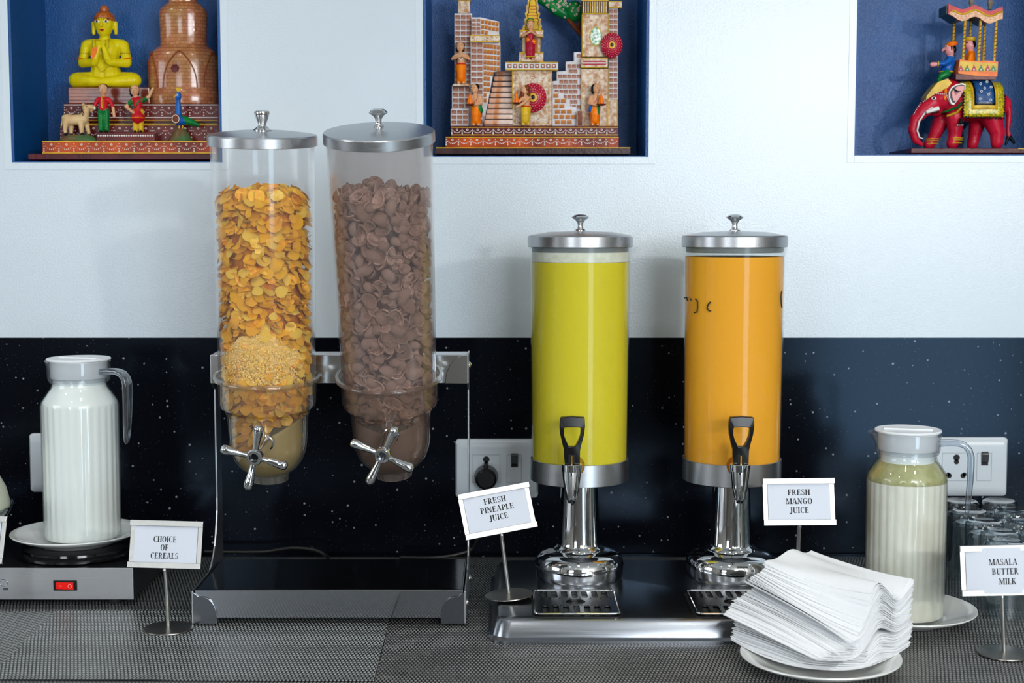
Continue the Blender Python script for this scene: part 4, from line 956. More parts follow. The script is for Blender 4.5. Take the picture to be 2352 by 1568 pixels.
# ------------------------------------------------------------------ sockets and cables
def socket(u, v, label, plug=False):
    yw_ = WY + 0.0025; c = at(u, v, yw_); q = px(yw_) * 1.005
    t = thing('power_socket', label, 'power socket', (c.x, yw_, c.z), 'wall sockets with switch')
    def bx(name, du0, du1, dv0, dv1, y0, y1, m, p, bev=0.0):
        return S().box((c.x + du0 * q, y0, c.z - dv1 * q), (c.x + du1 * q, y1, c.z - dv0 * q)).build(name, m, p, 0, bev=bev)
    fy = yw_ - 0.009
    s = loft(S(), [([(x, y) for x, y in rrect(-95 * q, 95 * q, -68 * q, 68 * q, 9 * q)], 0), ([(x, y) for x, y in rrect(-95 * q, 95 * q, -68 * q, 68 * q, 9 * q)], 0.005), ([(x, y) for x, y in rrect(-91 * q, 91 * q, -62 * q, 62 * q, 8 * q)], 0.0085), ([(x, y) for x, y in rrect(-86 * q, 86 * q, -48 * q, 48 * q, 6 * q)], 0.009)], M=Matrix.Translation((c.x, yw_, c.z)) @ Matrix.Rotation(pi / 2, 4, 'X'))
    s.build('plate', SOCKET, t, 40)
    for (a, b, e, f) in ((-57, 8, -33, 32), (23, 57, -33, 32)):
        s = S(); w_ = 0.7
        for A in ((a, a + w_, e, f), (b - w_, b, e, f), (a + w_, b - w_, e, e + w_), (a + w_, b - w_, f - w_, f)):
            s.box((c.x + A[0] * q, fy - 0.0003, c.z - A[3] * q), (c.x + A[1] * q, fy + 0.001, c.z - A[2] * q))
        s.build('module_outline', LINEM, t, 0)
    HOLE_SHADE = mat('socket_hole_shade', (6, 6, 7), 0.7)  # near-black patches put in for the shade inside pin holes and switch well
    def hole(du, dv, r):
        S().lathe([(0, 0.0012), (r * q, 0.0012), (r * q, 0.0), (0, 0.0)][::-1], 20, Matrix.Translation((c.x + du * q, fy + 0.0009, c.z - dv * q)) @ Matrix.Rotation(pi / 2, 4, 'X')).build('pin_hole_shade', HOLE_SHADE, t, 30)
    hole(-24, -22, 7.5); hole(-24, -12, 5.8)
    if not plug:
        hole(-40, 20, 6.0); hole(-43, 17, 5.0); hole(-8, 20, 6.0); hole(-5, 17, 5.0)
    bx('switch_well_shade', 33, 49, -36, -4, fy - 0.0002, fy + 0.001, HOLE_SHADE, t)
    s = S().prism([(0, 0), (0.0052, -0.002), (0.0035, -22 * q), (0, -26 * q)], -7.5 * q, 7.5 * q)
    s.v = [Vector((c.x + 41 * q + p.y, fy - p.x, c.z + 35 * q + p.z)) for p in s.v]
    s.build('rocker', mat('grey_rocker', (40, 44, 50), 0.2, spec=0.6), t, 0, bev=0.0005)
    return t, c, q, fy
socket(166, 1061, 'white wall socket plate half hidden behind the milk jug')
t, c, q, fy = socket(1141, 1074, 'white wall socket with a black plug between the dispensers')
socket(2216, 1070, 'white wall socket behind the buttermilk jug handle')
pg = thing('plug', 'round black plug pushed into the socket between the dispensers', 'plug', (c.x - 24 * q, fy, c.z - 16 * q))
S().lathe([(0, 0.024), (0.012, 0.024), (0.0155, 0.021), (0.0175, 0.006), (0.0178, 0.0), (0, 0)][::-1], 36, Matrix.Translation((c.x - 24 * q, fy, c.z - 18 * q)) @ Matrix.Rotation(pi / 2, 4, 'X')).build('body', BLACKP, pg, 40)
S().box((c.x - 30 * q, fy - 0.022, c.z + 2 * q), (c.x - 18 * q, fy - 0.002, c.z + 16 * q)).build('grip', BLACKP, pg, 0, bev=0.002)
S().tube([(c.x - 24 * q, fy - 0.018, c.z - 40 * q), (c.x - 24 * q, fy - 0.02, c.z - 60 * q)], [0.005, 0.0035], 14).build('cord_sleeve', RUBBER, pg)
def cable(pts, label, r=0.0028):
    cu = []; P_ = [Vector(p) for p in pts]
    for i in range(len(P_) - 1):
        p0, p1, p2, p3 = P_[max(i - 1, 0)], P_[i], P_[i + 1], P_[min(i + 2, len(P_) - 1)]
        for k in range(6):
            x = k / 6; cu.append(0.5 * ((2 * p1) + (p2 - p0) * x + (2 * p0 - 5 * p1 + 4 * p2 - p3) * x * x + (3 * p1 - p0 - 3 * p2 + p3) * x ** 3))
    cu.append(P_[-1]); return tag(S().tube(cu, r, 10).build('cable', WIRE, None, 60), label, 'cable')
yc = WY - 0.03
cable([at(470, 1266, yc), at(540, 1267, yc), at(610, 1266, yc), at(670, 1258, yc), at(720, 1262, yc), at(750, 1277, yc - 0.01), (at(760, 1280, yc - 0.03).x, yc - 0.04, 0.003)], 'black cable looping behind the cereal tray on the mat')
cable([(c.x - 24 * q, fy - 0.02, c.z - 60 * q), at(1112, 1200, fy - 0.025), at(1096, 1240, fy - 0.02), at(1078, 1264, fy - 0.015), (at(1010, 1272, yc).x, yc, 0.004), (at(920, 1272, yc).x, yc, 0.004)], 'black cable hanging from the round plug behind the dispensers')

# ------------------------------------------------------------------ upturned tumblers
gp = [(2207, 1152, 'back left, touching the wall socket'), (2296, 1152, 'back row, second from the jug'), (2227, 1175, 'just right of the buttermilk jug'), (2327, 1174, 'second row at the right border'), (2262, 1199, 'third row behind the sign'), (2350, 1200, 'third row cut by the right border'), (2298, 1223, 'fourth row right above the sign'), (2312, 1246, 'half hidden by the sign top edge')]
TH = 0.094
for i, (u, v, pos) in enumerate(gp):
    p = gr(u, v, TH - 0.002)
    if i == 7: p = gr(2312, 1246, TH - 0.002)
    T = Matrix.Translation((p.x, p.y, 0.0))
    r0 = 0.0262
    S_ = S().lathe([(r0 + 0.0004, 0), (r0 + 0.0006, 0.0012), (r0 + 0.0002, 0.003), (r0 - 0.0008, 0.05), (r0 - 0.0012, TH - 0.010), (r0 - 0.0014, TH - 0.0040), (r0 - 0.0028, TH - 0.0012), (r0 - 0.0046, TH), (r0 - 0.0060, TH - 0.0004), (r0 - 0.0076, TH - 0.0018), (0, TH - 0.0024),
                   ][::1] + [(0, TH - 0.016), (r0 - 0.008, TH - 0.016), (r0 - 0.0036, TH - 0.020), (r0 - 0.0024, 0.05), (r0 - 0.0014, 0.002)], 48, T)
    o = S_.build('tumbler', GLASS, None, 40)
    tag(o, 'upturned clear glass tumbler, ' + pos, 'tumbler', 'upturned tumblers by the buttermilk jug')

# ------------------------------------------------------------------ napkins on a plate
NPc = gr(1884, 1501, 0.017)
plate(NPc.x, NPc.y, 0.0, 0.0875, 'round white plate under the heap of paper napkins')
NN = 84; SIDE = 0.138; NG = 18
pA, pB = gr(1684, 1468, 0.022), gr(1914, 1537, 0.022)
fl = pB - pA; fl.z = 0; ang = math.atan2(fl.y, fl.x)                 # the front left edge runs along here
ex = Vector((cos(ang), sin(ang), 0)); ey = Vector((-sin(ang), cos(ang), 0))                     # ey points away from the viewer
org = pA.copy(); org.z = 0
rn = random.Random(21)
def sstep(a, b, x): x = max(0, min(1, (x - a) / (b - a))); return x * x * (3 - 2 * x)
for i in range(NN):
    f_ = i / (NN - 1); jx, jy_, jr = rn.uniform(-1, 1) * 0.0018, rn.uniform(-1, 1) * 0.0016, rn.uniform(-1, 1) * 0.018
    vs = []; fs = []
    th = 0.00062
    up = max(0.0, (f_ - 0.45) / 0.55); low = min(1.0, f_ / 0.45)
    for layer in (0, 1):
        for b in range(NG + 1):
            for a in range(NG + 1):
                p, q_ = a / NG, b / NG          # p along the front-left edge, q away from it
                # lower half: free edges step back; upper half: slides out over it, then steps back again towards the top
                s_lo = 0.040 * (0.30 + 0.70 * p) * sstep(0.05, 1, low) * 1.35
                s_up = (-0.008 + 0.052 * (up / 0.6) * (0.9 + 0.2 * p)) if up < 0.6 else (0.026 + 0.034 * (up - 0.6) / 0.4) * (0.9 + 0.2 * p)
                lip = (0.007 * math.exp(-(q_ / 0.16) ** 2) if up >= 0.6 else 0.0) + (-0.009 * low * p * (1 - q_) if f_ < 0.45 else 0.0)
                shift = s_lo if f_ < 0.45 else s_up
                fan = -0.010 * sin(pi * min(1, f_ * 1.05)) * (1 - p) ** 3          # the folded side bulges to the left
                x = p * SIDE + fan + jx; y = shift + q_ * (SIDE - 0.004 - shift * 0.9) + jy_
                x, y = x - jr * (y - SIDE / 2), y + jr * (x - SIDE / 2)
                yy = y / SIDE
                A = 0.10 + 0.90 * f_
                wv = A * (0.0120 * sin(yy * 10.5 + 0.9 + 0.8 * p) + 0.003 * sin(yy * 17 - 3 * p + 1)) * (0.6 + 0.4 * p)
                roll = 0.010 * A * sstep(0.62, 1.0, yy) - 0.005 * A * (1 - sstep(0.0, 0.30, yy)) * (0.3 + 0.7 * p)
                dip = -0.012 * f_ * p * p * (0.4 + 0.6 * (1 - yy))
                lift = 0.010 * f_ * (1 - p) ** 2 * sstep(0.0, 0.5, yy)
                hgt = lip + 0.0105 + i * 0.00098 * (1 - 0.5 * p * (1 - sstep(0, 0.6, yy))) + wv + roll + dip + lift + 0.0010 * sin(i * 0.55 + p * 5 + q_ * 4) * f_
                rr_ = math.hypot(p - 0.5, q_ - 0.5)
                floor_ = 0.0058 + 0.0150 * max(0.0, rr_ - 0.34) / 0.36 + i * 0.00030
                vs.append(org + ex * x + ey * y + Vector((0, 0, max(floor_, hgt) - layer * th)))
    n = (NG + 1) ** 2
    for b in range(NG):
        for a in range(NG):
            k = b * (NG + 1) + a; fs.append((k, k + 1, k + NG + 2, k + NG + 1)); fs.append((n + k + NG + 1, n + k + NG + 2, n + k + 1, n + k))
    for k in range(NG):
        fs += [(k, n + k, n + k + 1, k + 1), ((NG) * (NG + 1) + k + 1, n + NG * (NG + 1) + k + 1, n + NG * (NG + 1) + k, NG * (NG + 1) + k), ((k + 1) * (NG + 1), n + (k + 1) * (NG + 1), n + k * (NG + 1), k * (NG + 1)), (k * (NG + 1) + NG, n + k * (NG + 1) + NG, n + (k + 1) * (NG + 1) + NG, (k + 1) * (NG + 1) + NG)]
    o = S().add(vs, fs).build('paper_napkin', NAP, None, 50)
    tag(o, 'white paper napkin in the wavy heap on the plate' if i < NN - 1 else 'topmost white paper napkin of the heap on the plate', 'napkin', 'paper napkins in the heap')

# ------------------------------------------------------------------ the painted figures in the niches
def blob(name, caps, mats, O, sc, parent=None, vox=1.6, it=2):
    """one continuous skin grown over tapered limbs (p0, r0, p1, r1, colour); units are scaled by sc and set at O"""
    s = S()
    for p0, r0, p1, r1, mi in caps:
        a, b = Vector(p0), Vector(p1); n = max(1, int((b - a).length / (0.32 * max(0.6, min(r0, r1)))) + 1)
        for k in range(n + 1):
            u_ = k / n; s.sphere(a.lerp(b, u_), r0 + (r1 - r0) * u_, 10, 7)
    me = bpy.data.meshes.new('tmp'); me.from_pydata([tuple(p) for p in s.v], [], s.f)
    ob = bpy.data.objects.new('tmp', me); COL.objects.link(ob)
    md = ob.modifiers.new('r', 'REMESH'); md.mode = 'VOXEL'; md.voxel_size = vox; md.adaptivity = 0.0
    ev = ob.evaluated_get(bpy.context.evaluated_depsgraph_get()); m2 = bpy.data.meshes.new_from_object(ev)
    bpy.data.objects.remove(ob); bpy.data.meshes.remove(me)
    nv = len(m2.vertices); co = np.empty(nv * 3); m2.vertices.foreach_get('co', co); co = co.reshape(-1, 3)
    ed = np.empty(len(m2.edges) * 2, dtype=np.int64); m2.edges.foreach_get('vertices', ed); ed = ed.reshape(-1, 2)
    for _ in range(it):
        acc = np.zeros_like(co); cnt = np.zeros(nv)
        np.add.at(acc, ed[:, 0], co[ed[:, 1]]); np.add.at(acc, ed[:, 1], co[ed[:, 0]]); np.add.at(cnt, ed[:, 0], 1); np.add.at(cnt, ed[:, 1], 1)
        co = co * 0.45 + 0.55 * acc / np.maximum(cnt, 1)[:, None]
    faces = [tuple(p.vertices) for p in m2.polygons]
    fc = np.array([co[list(f)].mean(axis=0) for f in faces])
    best = np.full(len(faces), 1e9); idx = np.zeros(len(faces), dtype=int)
    for p0, r0, p1, r1, mi in caps:
        a, b = np.array(p0, float), np.array(p1, float); ab = b - a; L2 = max(1e-9, ab.dot(ab))
        u_ = np.clip(((fc - a) @ ab) / L2, 0, 1); d_ = np.linalg.norm(fc - a - u_[:, None] * ab, axis=1) - (r0 + (r1 - r0) * u_)
        k = d_ < best; best[k] = d_[k]; idx[k] = mi
    w_ = co * sc + np.array(O); c = Vector(((w_[:, 0].min() + w_[:, 0].max()) / 2, (w_[:, 1].min() + w_[:, 1].max()) / 2, w_[:, 2].min()))
    m3 = bpy.data.meshes.new(name); m3.from_pydata([tuple(p) for p in (w_ - np.array(c))], [], faces)
    for m in mats: m3.materials.append(m)
    m3.polygons.foreach_set('material_index', [int(k) for k in idx]); bpy.data.meshes.remove(m2)
    return finish(name, m3, c, parent, 70)
def part(name, O, sc, m, parent, fn, smooth=45):
    s = S(); fn(s); return s.build(name, m, parent, smooth, xform=Matrix.Translation(O) @ Matrix.Scale(sc, 4))
def mir(caps): return caps + [((-a[0], a[1], a[2]), r0, (-b[0], b[1], b[2]), r1, m) for a, r0, b, r1, m in caps]

def face(O, sc, parent, c, r, d=(0, -1), brow=True, hairm=None, hairf=None, lips=PRED, scale=1.0):
    """eyes, brows and mouth on a head of radius r at c that looks along d (x, y)"""
    dx, dy = Vector((d[0], d[1])).normalized(); rx, ry = -dy, dx       # right-hand direction seen from the front
    C = Vector(c)
    def on(a, z, k=1.0):
        h = math.sqrt(max(0.05, 1 - a * a - z * z)); return C + Vector((dx * h + rx * a, dy * h + ry * a, z)) * (r * k)
    for sgn in (-1, 1):
        e = on(0.40 * sgn, 0.10, 0.97)
        part('eye', O, sc, PWHT, parent, lambda s: s.sphere(e, (0.20 * r * max(0.35, abs(rx)), 0.20 * r * max(0.35, abs(ry)), 0.10 * r), 10, 6))
        e2 = on(0.40 * sgn, 0.10, 1.06)
        part('pupil', O, sc, PBLK, parent, lambda s: s.sphere(e2, 0.085 * r, 8, 6))
        if brow: part('eyebrow', O, sc, PBLK, parent, lambda s: s.tube([on(0.16 * sgn, 0.28, 1.0), on(0.40 * sgn, 0.38, 1.0), on(0.62 * sgn, 0.30, 1.0)], 0.035 * r, 6))
    part('nose', O, sc, parent.data.materials[0], parent, lambda s: s.tube([on(0, 0.12, 0.96), on(0, -0.08, 1.12), on(0, -0.16, 1.02)], [0.05 * r, 0.13 * r, 0.08 * r], 8))
    part('lips', O, sc, lips, parent, lambda s: s.sphere(on(0, -0.44, 0.99), (0.20 * r * max(0.4, abs(rx)), 0.20 * r * max(0.4, abs(ry)), 0.07 * r), 10, 6))

def board(name, u0, v0, u1, v1, yf_, yb_, m, parent, bev=0.0008):
    a, b = at(u0, v1, yf_), at(u1, v0, yf_); return S().box((a.x, yf_, a.z), (b.x, yb_, b.z)).build(name, m, parent, 0, bev=bev)
def swags(u0, u1, vt, vb, n, y, parent, name='painted_swag', m=PWHT, dot=1.25, rings=True):
    """white dotted garlands painted in raised dots along a board"""
    s = S(); q = px(y); w_ = (u1 - u0) / n
    def d_(u, v, r): p = at(u, v, y); s.sphere((p.x, y, p.z), (r * q, r * q * 0.45, r * q), 6, 4)
    for k in range(n):
        a = u0 + k * w_
        for j in range(1, 8):
            x = j / 8; d_(a + x * w_, vt + (vb - vt) * (0.15 + 0.62 * (1 - (2 * x - 1) ** 2)), dot)
        d_(a, vt + (vb - vt) * 0.15, dot); d_(a, vt + (vb - vt) * 0.42, dot); d_(a, vt + (vb - vt) * 0.7, dot * 1.15); d_(a, vb - 1, dot * 1.25)
        if rings:
            p = at(a + w_ * 0.5, vt + (vb - vt) * 0.22, y)
            s.tube([(p.x + 2.0 * q * cos(j * pi / 4), y, p.z + 2.0 * q * sin(j * pi / 4)) for j in range(8)], 0.7 * q, 5, close=True)
    o = s.build(name, m, parent, 60); o['kind'] = 'stuff'; return o
def stripe(u0, u1, v, y, m, parent, w_=1.2, name='painted_stripe'):
    a, b = at(u0, v + w_, y), at(u1, v - w_, y); return S().box((a.x, y - 0.0003, a.z), (b.x, y + 0.0004, b.z)).build(name, m, parent, 0)

# ---- niche on the left: stepped base, seated figure, stupa, people, calf, peacock
zn = NICHES[0][2] + 0.004
def nz(u, v, y): return at(u, v, y)
sb = thing('stepped_base', 'maroon stepped plinth with white dotted garlands in the left niche', 'plinth', (at(285, 370, 2.085).x, 2.14, zn))
a = at(65, 370, 2.074); b = at(497, 353, 2.074)
S().box((a.x, 2.074, zn), (b.x, 2.215, b.z)).build('bottom_board', PMARL, sb, 0, bev=0.001); Z0 = b.z
a = at(97, 352, 2.086); b = at(497, 324, 2.086); S().box((a.x, 2.086, Z0), (b.x, 2.215, b.z)).build('step', PBAND, sb, 0, bev=0.0008); Z1 = b.z
a = at(138, 320, 2.122); b = at(511, 286, 2.122); S().box((a.x, 2.122, Z1), (b.x, 2.215, b.z)).build('step', PMAR, sb, 0, bev=0.0008); Z2 = b.z
a = at(146, 286, 2.136); b = at(511, 238, 2.136); S().box((a.x, 2.136, Z2), (b.x - 0.004, 2.215, b.z)).build('step', PMAR, sb, 0, bev=0.0008); Z3 = b.z
swags(101, 480, 327, 348, 11, 2.0857, sb); stripe(97, 495, 325, 2.0857, PGOLD, sb); stripe(97, 495, 351, 2.0857, PGOLD, sb)
swags(140, 500, 289, 316, 12, 2.1217, sb); swags(148, 500, 243, 266, 11, 2.1357, sb)
for v, m in ((241, PWHT), (270, PWHT), (276, PGOLD), (282, PBLK), (284.5, PGOLD)): stripe(147, 500, v, 2.1357, m, sb, 0.9)
for v, m in ((287, PGOLD),): stripe(139, 500, v, 2.1217, m, sb, 0.9)
bn = thing('small_bench', 'low maroon bench with a row of white dots', 'bench', (at(289, 318, 2.1).x, 2.1, Z1))
a = at(222, 320, 2.098); b = at(355, 304, 2.098); S().box((a.x, 2.098, Z1), (b.x, 2.119, b.z)).build('block', PMAR, bn, 0, bev=0.0006); ZBN = b.z
s = S(); q = px(2.098)
for k in range(24): p = at(226 + k * 5.4, 311.5, 2.0977); s.sphere((p.x, 2.0977, p.z), (2.0 * q, 1.0 * q, 2.0 * q), 8, 5)
o = s.build('painted_dots', PWHT, bn); o['kind'] = 'stuff'
# seated figure
YS = 2.172; sc = px(YS); pb = at(251, 198, YS)
ped = thing('wooden_pedestal', 'striped brown wooden block under the yellow seated figure', 'pedestal', (pb.x, YS, Z3))
a = at(157, 238, 2.142); b = at(343, 200, 2.142); S().box((a.x, 2.142, Z3), (b.x, 2.213, b.z)).build('block', mat('striped_wood', (150, 76, 38), 0.25, c2=(104, 42, 26), vscale=14, coat=0.3, bump=0.2, bscale=80), ped, 0, bev=0.0015); ZP = b.z
# fine carved grooves along the block
for k in range(4): stripe(159, 341, 206 + k * 8, 2.1417, PMAR, ped, 0.5, 'groove')
O = Vector((at(244, 150, YS).x, YS - 0.004, ZP))
YM = [PY, PORG]
sf = blob('seated_figure', mir([
    ((18, 2, 20), 19, (60, -4, 19), 18, 0), ((66, -6, 18), 17, (28, -20, 14), 13, 0), ((28, -20, 14), 13, (-4, -22, 12), 9, 0),
    ((12, 2, 30), 24, (10, 2, 62), 20, 0), ((10, 0, 80), 24, (16, 0, 92), 20, 0), ((24, 0, 98), 14, (40, 0, 98), 12, 0),
    ((43, 0, 96), 12, (50, -4, 60), 11, 0), ((50, -5, 57), 11, (18, -26, 56), 9, 0), ((18, -26, 56), 9, (14, -30, 64), 9, 0), ((14, -30, 64), 9, (5, -31, 92), 5, 0),
    ((25, 1, 146), 5, (25, 1, 124), 4.5, 0)]) + [
    ((0, 2, 104), 14, (0, 1, 116), 12, 0), ((0, -3, 132), 18, (0, -2, 148), 23, 0), ((0, -2, 148), 23, (0, 2, 156), 20, 0), ((0, -7, 124), 10, (0, -4, 130), 15, 0)], YM, O, sc, None, 1.7, 2)
tag(sf, 'yellow seated meditating figure with palms together on a wooden block', 'figurine')
HAIRM = mat('dotted_hair', (206, 120, 30), 0.3, c2=(120, 26, 24), vscale=900, coat=0.3, detail=0.0)
part('hair', O, sc, HAIRM, sf, lambda s: s.lathe([(24.6, 150), (24.2, 157), (21, 165), (15, 171), (10.5, 173), (10.5, 178), (9, 183), (5, 185.5), (0, 186)], 28, Matrix.Translation((0, 1.5, 0))))
HC_ = (0, -3.5, 143)
for sgn in (-1, 1):
    part('eye', O, sc, PWHT, sf, lambda s: s.sphere((sgn * 10.5, -22.8, 147), (6.2, 2.6, 2.5), 12, 7))
    part('pupil', O, sc, PBLK, sf, lambda s: s.sphere((sgn * 10.3, -24.9, 147.2), (2.5, 1, 2.2), 10, 6))
    part('eyebrow', O, sc, PBLK, sf, lambda s: s.tube([(sgn * 3.5, -25.4, 151), (sgn * 9, -24.6, 155), (sgn * 17, -19.6, 153.5)], 0.55, 6))
part('nose', O, sc, PY, sf, lambda s: s.tube([(0, -24.4, 150), (0, -27, 141), (0, -27.8, 137.5), (0, -23.5, 136)], [1.6, 2.8, 3.6, 2], 10))
part('lips', O, sc, PRED, sf, lambda s: s.sphere((0, -22.4, 129.5), (5.6, 2.4, 1.7), 12, 6).sphere((0, -22.0, 127.4), (3.6, 2.2, 1.5), 10, 6))
part('forehead_mark', O, sc, PRED, sf, lambda s: s.sphere((0, -25.4, 153.5), 1.2, 8, 6))
BEAD = PMAR
def beads(pts, r, every=2.6):
    def f(s):
        for p0, p1 in zip(pts, pts[1:]):
            a, b = Vector(p0), Vector(p1); n = max(1, int((b - a).length / every))
            for k in range(n): s.sphere(a.lerp(b, k / n), r, 6, 4)
    return f
neck = [(-17 + 34 * k / 12, -13.5 - 7.5 * sin(k / 12 * pi), 111 - 6.5 * sin(k / 12 * pi)) for k in range(13)]
part('bead_necklace', O, sc, BEAD, sf, beads(neck, 0.9))
for xx, l in ((-22, 20), (-15, 18), (8, 16), (15, 20)): part('bead_string', O, sc, BEAD, sf, beads([(xx, -20.5, 106), (xx + 0.5, -23.5, 98), (xx, -25, 106 - l)], 0.85))
for sgn in (-1, 1): part('armlet', O, sc, BEAD, sf, beads([(sgn * (48 + 12.2 * cos(t_)), -3 - 12.4 * sin(t_), 78) for t_ in [k * pi / 10 for k in range(-1, 12)]], 0.9))
for sgn in (-1, 1): part('bracelet', O, sc, PORG, sf, lambda s: s.tube([(sgn * (51 + 11.2 * cos(t_)), -5 - 11.2 * sin(t_), 66 + 2 * cos(t_)) for t_ in [k * pi / 9 for k in range(-1, 11)]], 1.3, 6))
part('palm_paint', O, sc, PORG, sf, lambda s: s.prism([(-22, 68), (-17, 60), (-8, 78), (-7, 88), (-11, 90), (-19, 84)], -38.5, -33))
part('waist_beads', O, sc, BEAD, sf, beads([(-12 + 24 * k / 8, -24 - 2 * sin(k / 8 * pi), 48 - 12 * sin(k / 8 * pi)) for k in range(9)], 0.9))
# stupa
YT = 2.168; scT = px(YT); tb = Vector((at(423, 150, YT).x, YT, Z3)); zoff = lambda v: at(423, v, YT).z
rk = lambda w_: w_ * scT
sp_ = thing('stupa_model', 'varnished brown brick stupa model with pointed arches', 'stupa', tb)
STUP = None
def stupa_mat():
    m, n, l, b = nt('stupa_brick')
    tc = n.new('ShaderNodeTexCoord'); t = n.new('ShaderNodeTexBrick')
    sx = n.new('ShaderNodeSeparateXYZ'); l.new(tc.outputs['Object'], sx.inputs[0])
    at_ = n.new('ShaderNodeMath'); at_.operation = 'ARCTAN2'; l.new(sx.outputs[1], at_.inputs[0]); l.new(sx.outputs[0], at_.inputs[1])
    ml = n.new('ShaderNodeMath'); ml.operation = 'MULTIPLY'; ml.inputs[1].default_value = 0.05; l.new(at_.outputs[0], ml.inputs[0])
    cb = n.new('ShaderNodeCombineXYZ'); l.new(ml.outputs[0], cb.inputs[0]); l.new(sx.outputs[2], cb.inputs[1]); l.new(cb.outputs[0], t.inputs['Vector'])
    t.inputs['Color1'].default_value = lin((196, 118, 66)); t.inputs['Color2'].default_value = lin((170, 92, 48)); t.inputs['Mortar'].default_value = lin((122, 54, 24))
    t.inputs['Scale'].default_value = 1.0; t.inputs['Mortar Size'].default_value = 0.00035; t.inputs['Brick Width'].default_value = 0.0105; t.inputs['Row Height'].default_value = 0.0052
    ns = n.new('ShaderNodeTexNoise'); ns.inputs['Scale'].default_value = 22; l.new(tc.outputs['Object'], ns.inputs['Vector'])
    mx = n.new('ShaderNodeMix'); mx.data_type = 'RGBA'; mx.blend_type = 'MULTIPLY'; mx.inputs[0].default_value = 0.6; l.new(t.outputs[0], mx.inputs[6]); l.new(ns.outputs[1], mx.inputs[7])
    ga = n.new('ShaderNodeGamma'); ga.inputs[1].default_value = 0.8; l.new(mx.outputs[2], ga.inputs[0]); l.new(ga.outputs[0], b.inputs['Base Color'])
    b.inputs['Roughness'].default_value = 0.2; b.inputs['Coat Weight'].default_value = 0.5
    bp = n.new('ShaderNodeBump'); bp.inputs['Strength'].default_value = 0.3; bp.inputs['Distance'].default_value = 0.002; l.new(ns.outputs[0], bp.inputs['Height']); l.new(bp.outputs[0], b.inputs['Normal'])
    return m
STUP = stupa_mat()
T = Matrix.Translation((tb.x, tb.y, 0)) @ Matrix.Scale(0.62, 4, (0, 1, 0))
Zs = lambda v: Z3 + (at(423, v, YT).z - at(423, 235, YT).z)
S().lathe([(0, Zs(235)), (rk(80), Zs(235)), (rk(81), Zs(232)), (rk(81), Zs(205)), (rk(79.5), Zs(203)), (rk(79), Zs(196)), (rk(79), Zs(140)), (rk(77), Zs(125)), (rk(72), Zs(114)), (rk(62), Zs(104)), (rk(54), Zs(99)), (rk(52.5), Zs(93)), (rk(53), Zs(60)), (rk(55), Zs(28)), (rk(54), Zs(20)), (rk(50), Zs(12)), (rk(40), Zs(4)), (rk(32), Zs(-2)), (rk(33), Zs(-20)), (rk(30), Zs(-24)), (rk(20), Zs(-30)), (rk(9), Zs(-60)), (0, Zs(-90))], 64, T).build('body', STUP, sp_, 40)
def on_st(ang, v, r=79.4): return Vector((tb.x + rk(r) * sin(ang), tb.y - 0.62 * rk(r) * cos(ang), Zs(v)))
for ac, hw in ((0.0, 0.50), (-1.12, 0.42), (1.12, 0.42)):
    pts = [on_st(ac - hw, 198, 80)] + [on_st(ac - hw * (1 - (k / 8) ** 1.7), 198 - 86 * (k / 8) ** 0.75 * (0.98 if k == 8 else 1), 79.6 if k < 6 else 78 - (k - 6)) for k in range(1, 9)]
    pts += [on_st(2 * ac - math.asin(max(-1, min(1, (p.x - tb.x) / rk(80)))) if False else ac + hw * (1 - (k / 8) ** 1.7), 198 - 86 * (k / 8) ** 0.75, 79.6 if k < 6 else 78 - (k - 6)) for k in range(7, 0, -1)] + [on_st(ac + hw, 198, 80)]
    S().tube(pts, rk(1.6), 8).build('arch', LINE, sp_)
p = on_st(-0.12, 155, 78.6); S().lathe([(0, 0.0015), (rk(9.5), 0.0012), (rk(10.5), -0.002), (0, -0.002)][::-1], 7, Matrix.Translation(p) @ Matrix.Rotation(pi / 2, 4, 'X') @ Matrix.Rotation(0.3, 4, 'Z')).build('opening', PMAR, sp_, 0)

